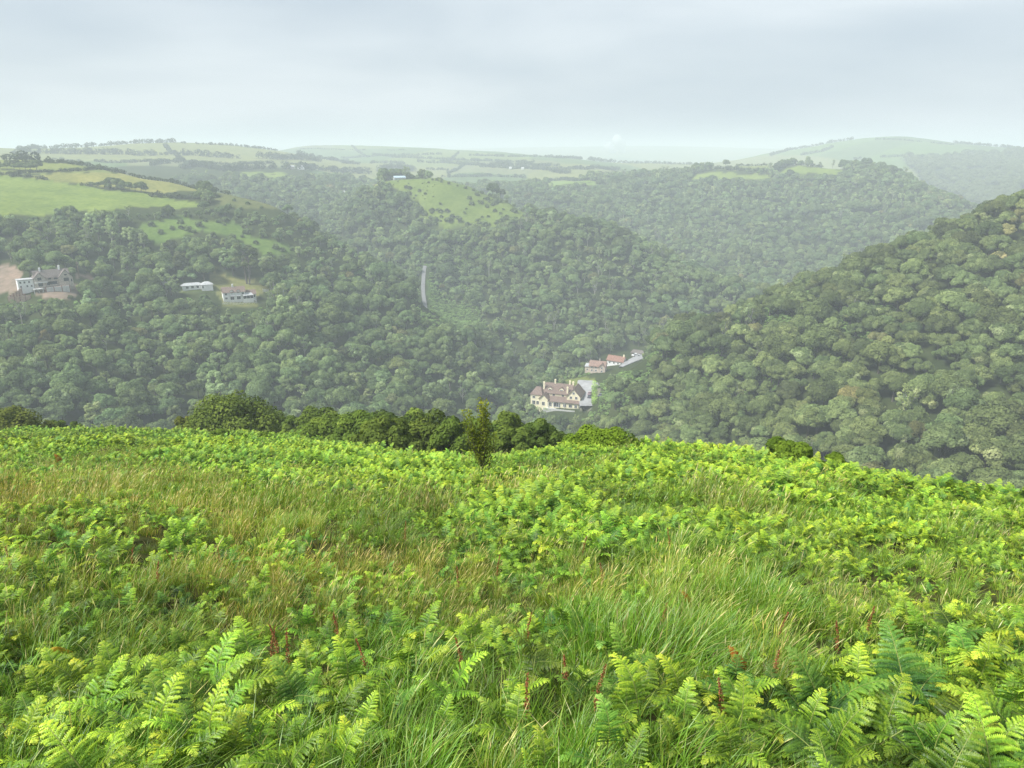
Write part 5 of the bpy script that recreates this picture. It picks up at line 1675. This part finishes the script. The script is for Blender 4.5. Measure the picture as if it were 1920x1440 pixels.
def dock_mesh(seed):
    rng = np.random.default_rng(seed)
    H = rng.uniform(0.42, 0.62)
    P = np.array([(0, 0, -0.03), (0.01, 0, H * 0.4), (0.03, 0.01, H * 0.75), (0.06, 0.02, H)])
    tv = [tube(P, [0.0025, 0.002, 0.0016, 0.0006], 4)]
    st_ = tubes_mesh("stem", tv, STALK_M)
    n_ = 220
    t = np.linspace(0.45, 1.0, n_)
    c = np.stack([np.interp(t, [0, 0.4, 0.75, 1], P[:, k]) for k in range(3)], 1) + rng.normal(size=(n_, 3)) * 0.009 * (1.15 - t)[:, None] * 2
    return st_, quad_mesh("seed_head", leaves(rng, c, rnd_dir(rng, n_), rng.uniform(0.004, 0.008, n_), 0.7), DOCK_M, rng.random(n_))


DK = [dock_mesh(k) for k in range(4)]
dpx = [(512,1290),(545,1300),(528,1265),(1062,1320),(985,1250),(930,1110),(860,1130),(690,1290),(640,1245),(1452,1240),(1440,1330),(1350,1395),(1565,1265),(1620,1220),(300,1120),(250,1090),(30,1110),(8,1120),
       (1240,1210),(1090,1060),(760,1040),(1255,1060),(1130,1120),(415,1075),(1110,1390),(985,1410),(870,1300),(330,1085)]
for k, (x_, y_) in enumerate(dpx):
    p = at(x_, y_, 1.5, 14)
    o = tag(empty("sorrel_plant", p, k * 1.3), "thin reddish sorrel seed spike standing in the grass", "wild plant", "reddish sorrel spikes in the grass")
    o.scale = (0.95,) * 3
    for nm2, me in (("stem", DK[k % 4][0]), ("seed_head", DK[k % 4][1])):
        put(bpy.data.objects.new(nm2, me), o)

# ------------------------------------------------------------------ bushes along the edge of the slope
BUSH_M = leaf_mat("thorn leaves", [(0.0, (0.056, 0.076, 0.018)), (0.4, (0.104, 0.134, 0.026)), (0.75, (0.170, 0.200, 0.036)), (1.0, (0.250, 0.260, 0.062))], 0.22)


def bush(px, r, wpx, toppy, lab, seed, tnt=(1, 1, 1), leaf=0.17, nl=34, per=300, name="thorn_bush", cat="bush", group=None, flat=0.8, tone=0.42):
    th = float(theta_of(px, toppy + 20))
    x, y = r * math.sin(th), r * math.cos(th)
    g = float(ground(x, y))
    H = float(tanel(px, toppy)) * r + ZC - g
    W = wpx / F * math.hypot(r, ZC - g)
    rng = np.random.default_rng(seed)
    lc, lr = [], []
    base = max(H * 0.5, H - W * 0.55)
    for k in range(nl):
        an = rng.random() * 6.28; f = rng.random() ** 0.55
        h_ = math.sqrt(max(0, 1 - f * f))
        up_ = rng.uniform(0.25, 1.0)
        q = rng.uniform(0.08, 0.16) * W
        lc.append(np.array([math.cos(an) * f * W * 0.40, math.sin(an) * f * W * 0.40, base * 0.45 + (H - base * 0.45) * h_ * up_ - q * 0.55])); lr.append(q)
    o = tag(empty(name, (x, y, g)), lab, cat, group)
    put(bpy.data.objects.new("trunk", tubes_mesh("trunk", limbs(rng, lc, H * 0.8, 0.02 * H + 0.03, every=2), BARK)), o)
    Q, T = lobes_leaves(rng, lc, lr, per, leaf, squash=0.85, tone0=tone, spread=0.12)
    c = put(bpy.data.objects.new("crown", quad_mesh("crown", Q, BUSH_M, T)), o)
    c["tint"] = tnt
    return o


BS = [(430, 88, 178, 738, "largest dome-shaped dark bush on the edge of the bracken, left of centre", 1, (1.0, 1.0, 0.9), 70),
      (10, 96, 128, 767, "brown-tinged thorn bush at the left frame edge", 2, (1.05, 0.92, 0.85), 34),
      (104, 97, 44, 781, "small rounded bush right of the left frame edge bush", 3, (0.9, 0.95, 0.8), 22),
      (143, 97, 36, 786, "smallest rounded bush on the left edge of the bracken", 4, (0.9, 0.95, 0.8), 20),
      (352, 90, 60, 772, "low brownish scrub against the left foot of the large dome bush", 5, (1.25, 1.0, 0.85), 22),
      (548, 84, 60, 776, "low bush just right of the large dome bush", 6, (0.95, 1.0, 0.9), 24),
      (592, 80, 118, 760, "spreading bush, second to the right of the large dome bush", 7, (0.95, 0.98, 0.85), 40),
      (655, 74, 100, 762, "bush with a flat crown in the middle of the dark thicket", 8, (0.85, 0.92, 0.85), 36),
      (600, 70, 90, 785, "low dark bush in front of the spreading thicket bush", 9, (0.85, 0.92, 0.8), 30),
      (735, 62, 130, 763, "round dark bush behind the front thicket bush, left of the upright sapling", 10, (0.8, 0.85, 0.78), 44),
      (715, 50, 110, 778, "broad dark olive bush at the front left of the thicket", 11, (0.95, 0.95, 0.8), 48),
      (812, 54, 120, 770, "broad dark bush at the front of the thicket beside the sapling", 12, (0.9, 0.9, 0.78), 48),
      (870, 62, 90, 774, "bush hidden behind the upright sapling", 13, (0.85, 0.9, 0.8), 34),
      (945, 58, 96, 770, "pale-leaved bush right of the upright sapling", 14, (1.15, 1.15, 0.9), 36),
      (960, 46, 100, 795, "low dark bush in front of the pale-leaved one", 15, (0.85, 0.9, 0.8), 36),
      (1015, 50, 90, 784, "dark bush at the right end of the thicket", 16, (0.8, 0.88, 0.8), 36),
      (1062, 52, 50, 800, "last small bush at the right end of the thicket", 17, (0.75, 0.82, 0.8), 24)]
BS += [(520, 86, 60, 780, "low wide bush joining the dome bush to the thicket", 18, (1.0, 1.05, 0.85), 26),
       (628, 66, 130, 772, "wide mid-green bush filling the left half of the thicket", 19, (1.05, 1.1, 0.85), 44),
       (680, 58, 120, 774, "wide mid-green bush at the middle of the thicket", 20, (0.95, 1.05, 0.85), 44),
       (775, 66, 120, 764, "mid-green bush along the back of the thicket", 21, (1.0, 1.08, 0.9), 40),
       (850, 50, 110, 780, "dark green bush at the sapling's left foot", 22, (0.92, 1.0, 0.8), 40),
       (905, 54, 110, 778, "mid-green bush behind the sapling's right side", 23, (1.0, 1.08, 0.85), 40),
       (990, 60, 90, 778, "mid-green bush at the back right of the thicket", 24, (1.0, 1.05, 0.9), 34)]
for px_, r_, w_, t_, lab, sd_, tn_, nl_ in BS:
    tn_ = (tn_[0] * 1.08, tn_[1] * 1.18, tn_[2] * 1.25)
    bush(px_, r_, w_ * 1.08, t_, lab, sd_, tn_, nl=int(nl_ * 1.5), leaf=0.17 if r_ > 70 else 0.13, per=260)
for px_, r_, w_, t_, lab, sd_ in [(412, 66, 40, 804, "small dark gorse bush poking out of the bracken below the dome bush", 31), (498, 62, 34, 812, "tiny dark bush in the bracken right of the gorse bush", 32),
                                  (455, 60, 30, 815, "tiny dark bush between the two small gorse bushes", 33), (1130, 30, 150, 806, "dense green bush crowning the right-hand edge of the bracken", 34),
                                  (1482, 27.5, 110, 822, "dark gorse bush on the skyline of the right-hand bracken", 35), (1570, 26, 70, 850, "low scrubby bush right of the dark gorse bush", 36)]:
    near_ = r_ < 40
    bush(px_, r_, w_, t_, lab, sd_, (1.35, 1.65, 0.8) if sd_ == 34 else (1.05, 1.3, 0.75), leaf=0.06 if near_ else 0.12, nl=34, per=420 if near_ else 150)

# the upright sapling
p = at(906, 888, 10, 30)
g_ = math.hypot(p.x, p.y)
Hs = float(tanel(893, 750)) * g_ + ZC - p.z
o = tag(empty("sapling_tree", p), "slender upright sapling with orange-tipped leaves standing alone in the bracken", "tree")
rng = np.random.default_rng(404)
tb, cs, tn = [], [], []
stems = []
for k in range(15):
    an = rng.random() * 6.28
    q = rng.random() ** 0.5
    e = np.array([math.cos(an) * 0.5 * q - 0.16 * (k % 3 == 0), math.sin(an) * 0.26 * q, Hs * rng.uniform(0.5, 1.0)])
    if k == 0: e = np.array([-0.05, 0, Hs])
    if k == 1: e = np.array([0.10, 0.05, Hs * 0.97])
    if k == 2: e = np.array([-0.62, 0, Hs * 0.86])
    s = np.array([0.0, 0, Hs * rng.uniform(0, 0.2)])
    m_ = s * 0.5 + e * 0.5 + [e[0] * 0.25, e[1] * 0.25, 0]
    tb.append(tube([s, m_, e], [0.018, 0.011, 0.004], 4))
    for u_ in np.linspace(0.12, 1.0, 50):
        b = (1 - u_) ** 2 * s + 2 * u_ * (1 - u_) * m_ + u_ * u_ * e
        nn = 5
        cs.append(b + rng.normal(size=(nn, 3)) * [0.115, 0.115, 0.08] * (1.25 - 0.75 * u_))
        tn.append(np.clip(0.25 + 0.55 * (b[2] / Hs) ** 3 + 0.14 * rng.normal(size=nn), 0, 1))
put(bpy.data.objects.new("trunk", tubes_mesh("trunk", tb, BARK)), o)
cs = np.concatenate(cs); tn = np.concatenate(tn)
c = put(bpy.data.objects.new("crown", quad_mesh("crown", leaves(rng, cs, unit(rnd_dir(rng, len(cs)) + [0, 0, 0.5]), rng.uniform(0.024, 0.046, len(cs)), 0.6), BUSH_M, tn)), o)
c["tint"] = (1.55, 1.5, 0.85)
# ------------------------------------------------------------------ light, sky and air
SUN_EL, SUN_AZ = R(50), R(-112)           # azimuth from the view direction, clockwise seen from above
sd = bpy.data.lights.new("sun", 'SUN')
sd.energy = 4.2
sd.angle = R(14)
sd.color = (1.0, 0.98, 0.94)
so = put(bpy.data.objects.new("sun", sd))
dv = Vector((math.sin(SUN_AZ) * math.cos(SUN_EL), math.cos(SUN_AZ) * math.cos(SUN_EL), math.sin(SUN_EL)))
so.rotation_euler = dv.to_track_quat('Z', 'Y').to_euler()
so.location = (0, -20, ZC + 300)

w = bpy.data.worlds.new("World")
scene.world = w
w.use_nodes = True
nt = w.node_tree
bg = nt.nodes['Background']
bg.inputs[1].default_value = 0.12
sky = nt.nodes.new('ShaderNodeTexSky')
sky.sky_type = 'NISHITA'
sky.sun_disc = False
sky.sun_elevation = SUN_EL
sky.sun_rotation = SUN_AZ
sky.air_density = 1.2; sky.dust_density = 2.5
tc = nt.nodes.new('ShaderNodeTexCoord')
mp = nt.nodes.new('ShaderNodeMapping')
mp.inputs['Scale'].default_value = (1.2, 1.2, 5.0)
mp.inputs['Location'].default_value = (0.35, 0.1, 0.6)
nt.links.new(tc.outputs['Generated'], mp.inputs['Vector'])
n1 = nt.nodes.new('ShaderNodeTexNoise'); n1.inputs['Scale'].default_value = 1.9; n1.inputs['Detail'].default_value = 7
n1.inputs['Roughness'].default_value = 0.42; n1.inputs['Distortion'].default_value = 0.25
nt.links.new(mp.outputs[0], n1.inputs['Vector'])
cl = ramp(nt, n1.outputs[0], [(0.37, (2.75, 3.2, 3.65)), (0.5, (3.3, 3.7, 4.05)), (0.63, (4.05, 4.4, 4.65))])
mxs = mixc(nt, sky.outputs[0], cl, 0.88, 'MIX')
nt.links.new(mxs, bg.inputs[0])

# air
SIG = 0.00050
hz = bpy.data.materials.new("haze")
hz.use_nodes = True
hn = hz.node_tree
hn.nodes.clear()
ho = hn.nodes.new('ShaderNodeOutputMaterial')
pv = hn.nodes.new('ShaderNodeVolumePrincipled')
pv.inputs['Color'].default_value = (0.83, 0.905, 0.955, 1)
pv.inputs['Density'].default_value = SIG
pv.inputs['Anisotropy'].default_value = 0.0
hn.links.new(pv.outputs[0], ho.inputs['Volume'])
bm = bmesh.new()
bmesh.ops.create_cube(bm, size=1.0)
zlo, zhi = float(GZ.min()) - 3, float(max(GZ.max(), ZC)) + 25
for v in bm.verts:
    v.co = Vector((v.co.x * 19000, v.co.y * 19000, zlo if v.co.z < 0 else zhi))
me = bpy.data.meshes.new("haze"); bm.to_mesh(me); bm.free()
me.materials.append(hz)
tag(put(bpy.data.objects.new("haze", me)), "pale damp haze filling the valley air", "haze", kind="stuff")
print("haze box", zlo, zhi)

vs = scene.view_settings
vs.view_transform = 'Standard'
vs.look = 'None'
vs.exposure = 0.72
vs.gamma = 1.0
cy = scene.cycles
cy.max_bounces = 6
cy.diffuse_bounces = 3
cy.glossy_bounces = 2
cy.transmission_bounces = 4
cy.transparent_max_bounces = 6
cy.volume_bounces = 3
cy.use_denoising = True
cy.denoising_prefilter = 'NONE'
try:
    cy.denoiser = 'OPENIMAGEDENOISE'
    cy.denoising_input_passes = 'RGB_ALBEDO_NORMAL'
except Exception as e:
    print(e)
cy.use_adaptive_sampling = False
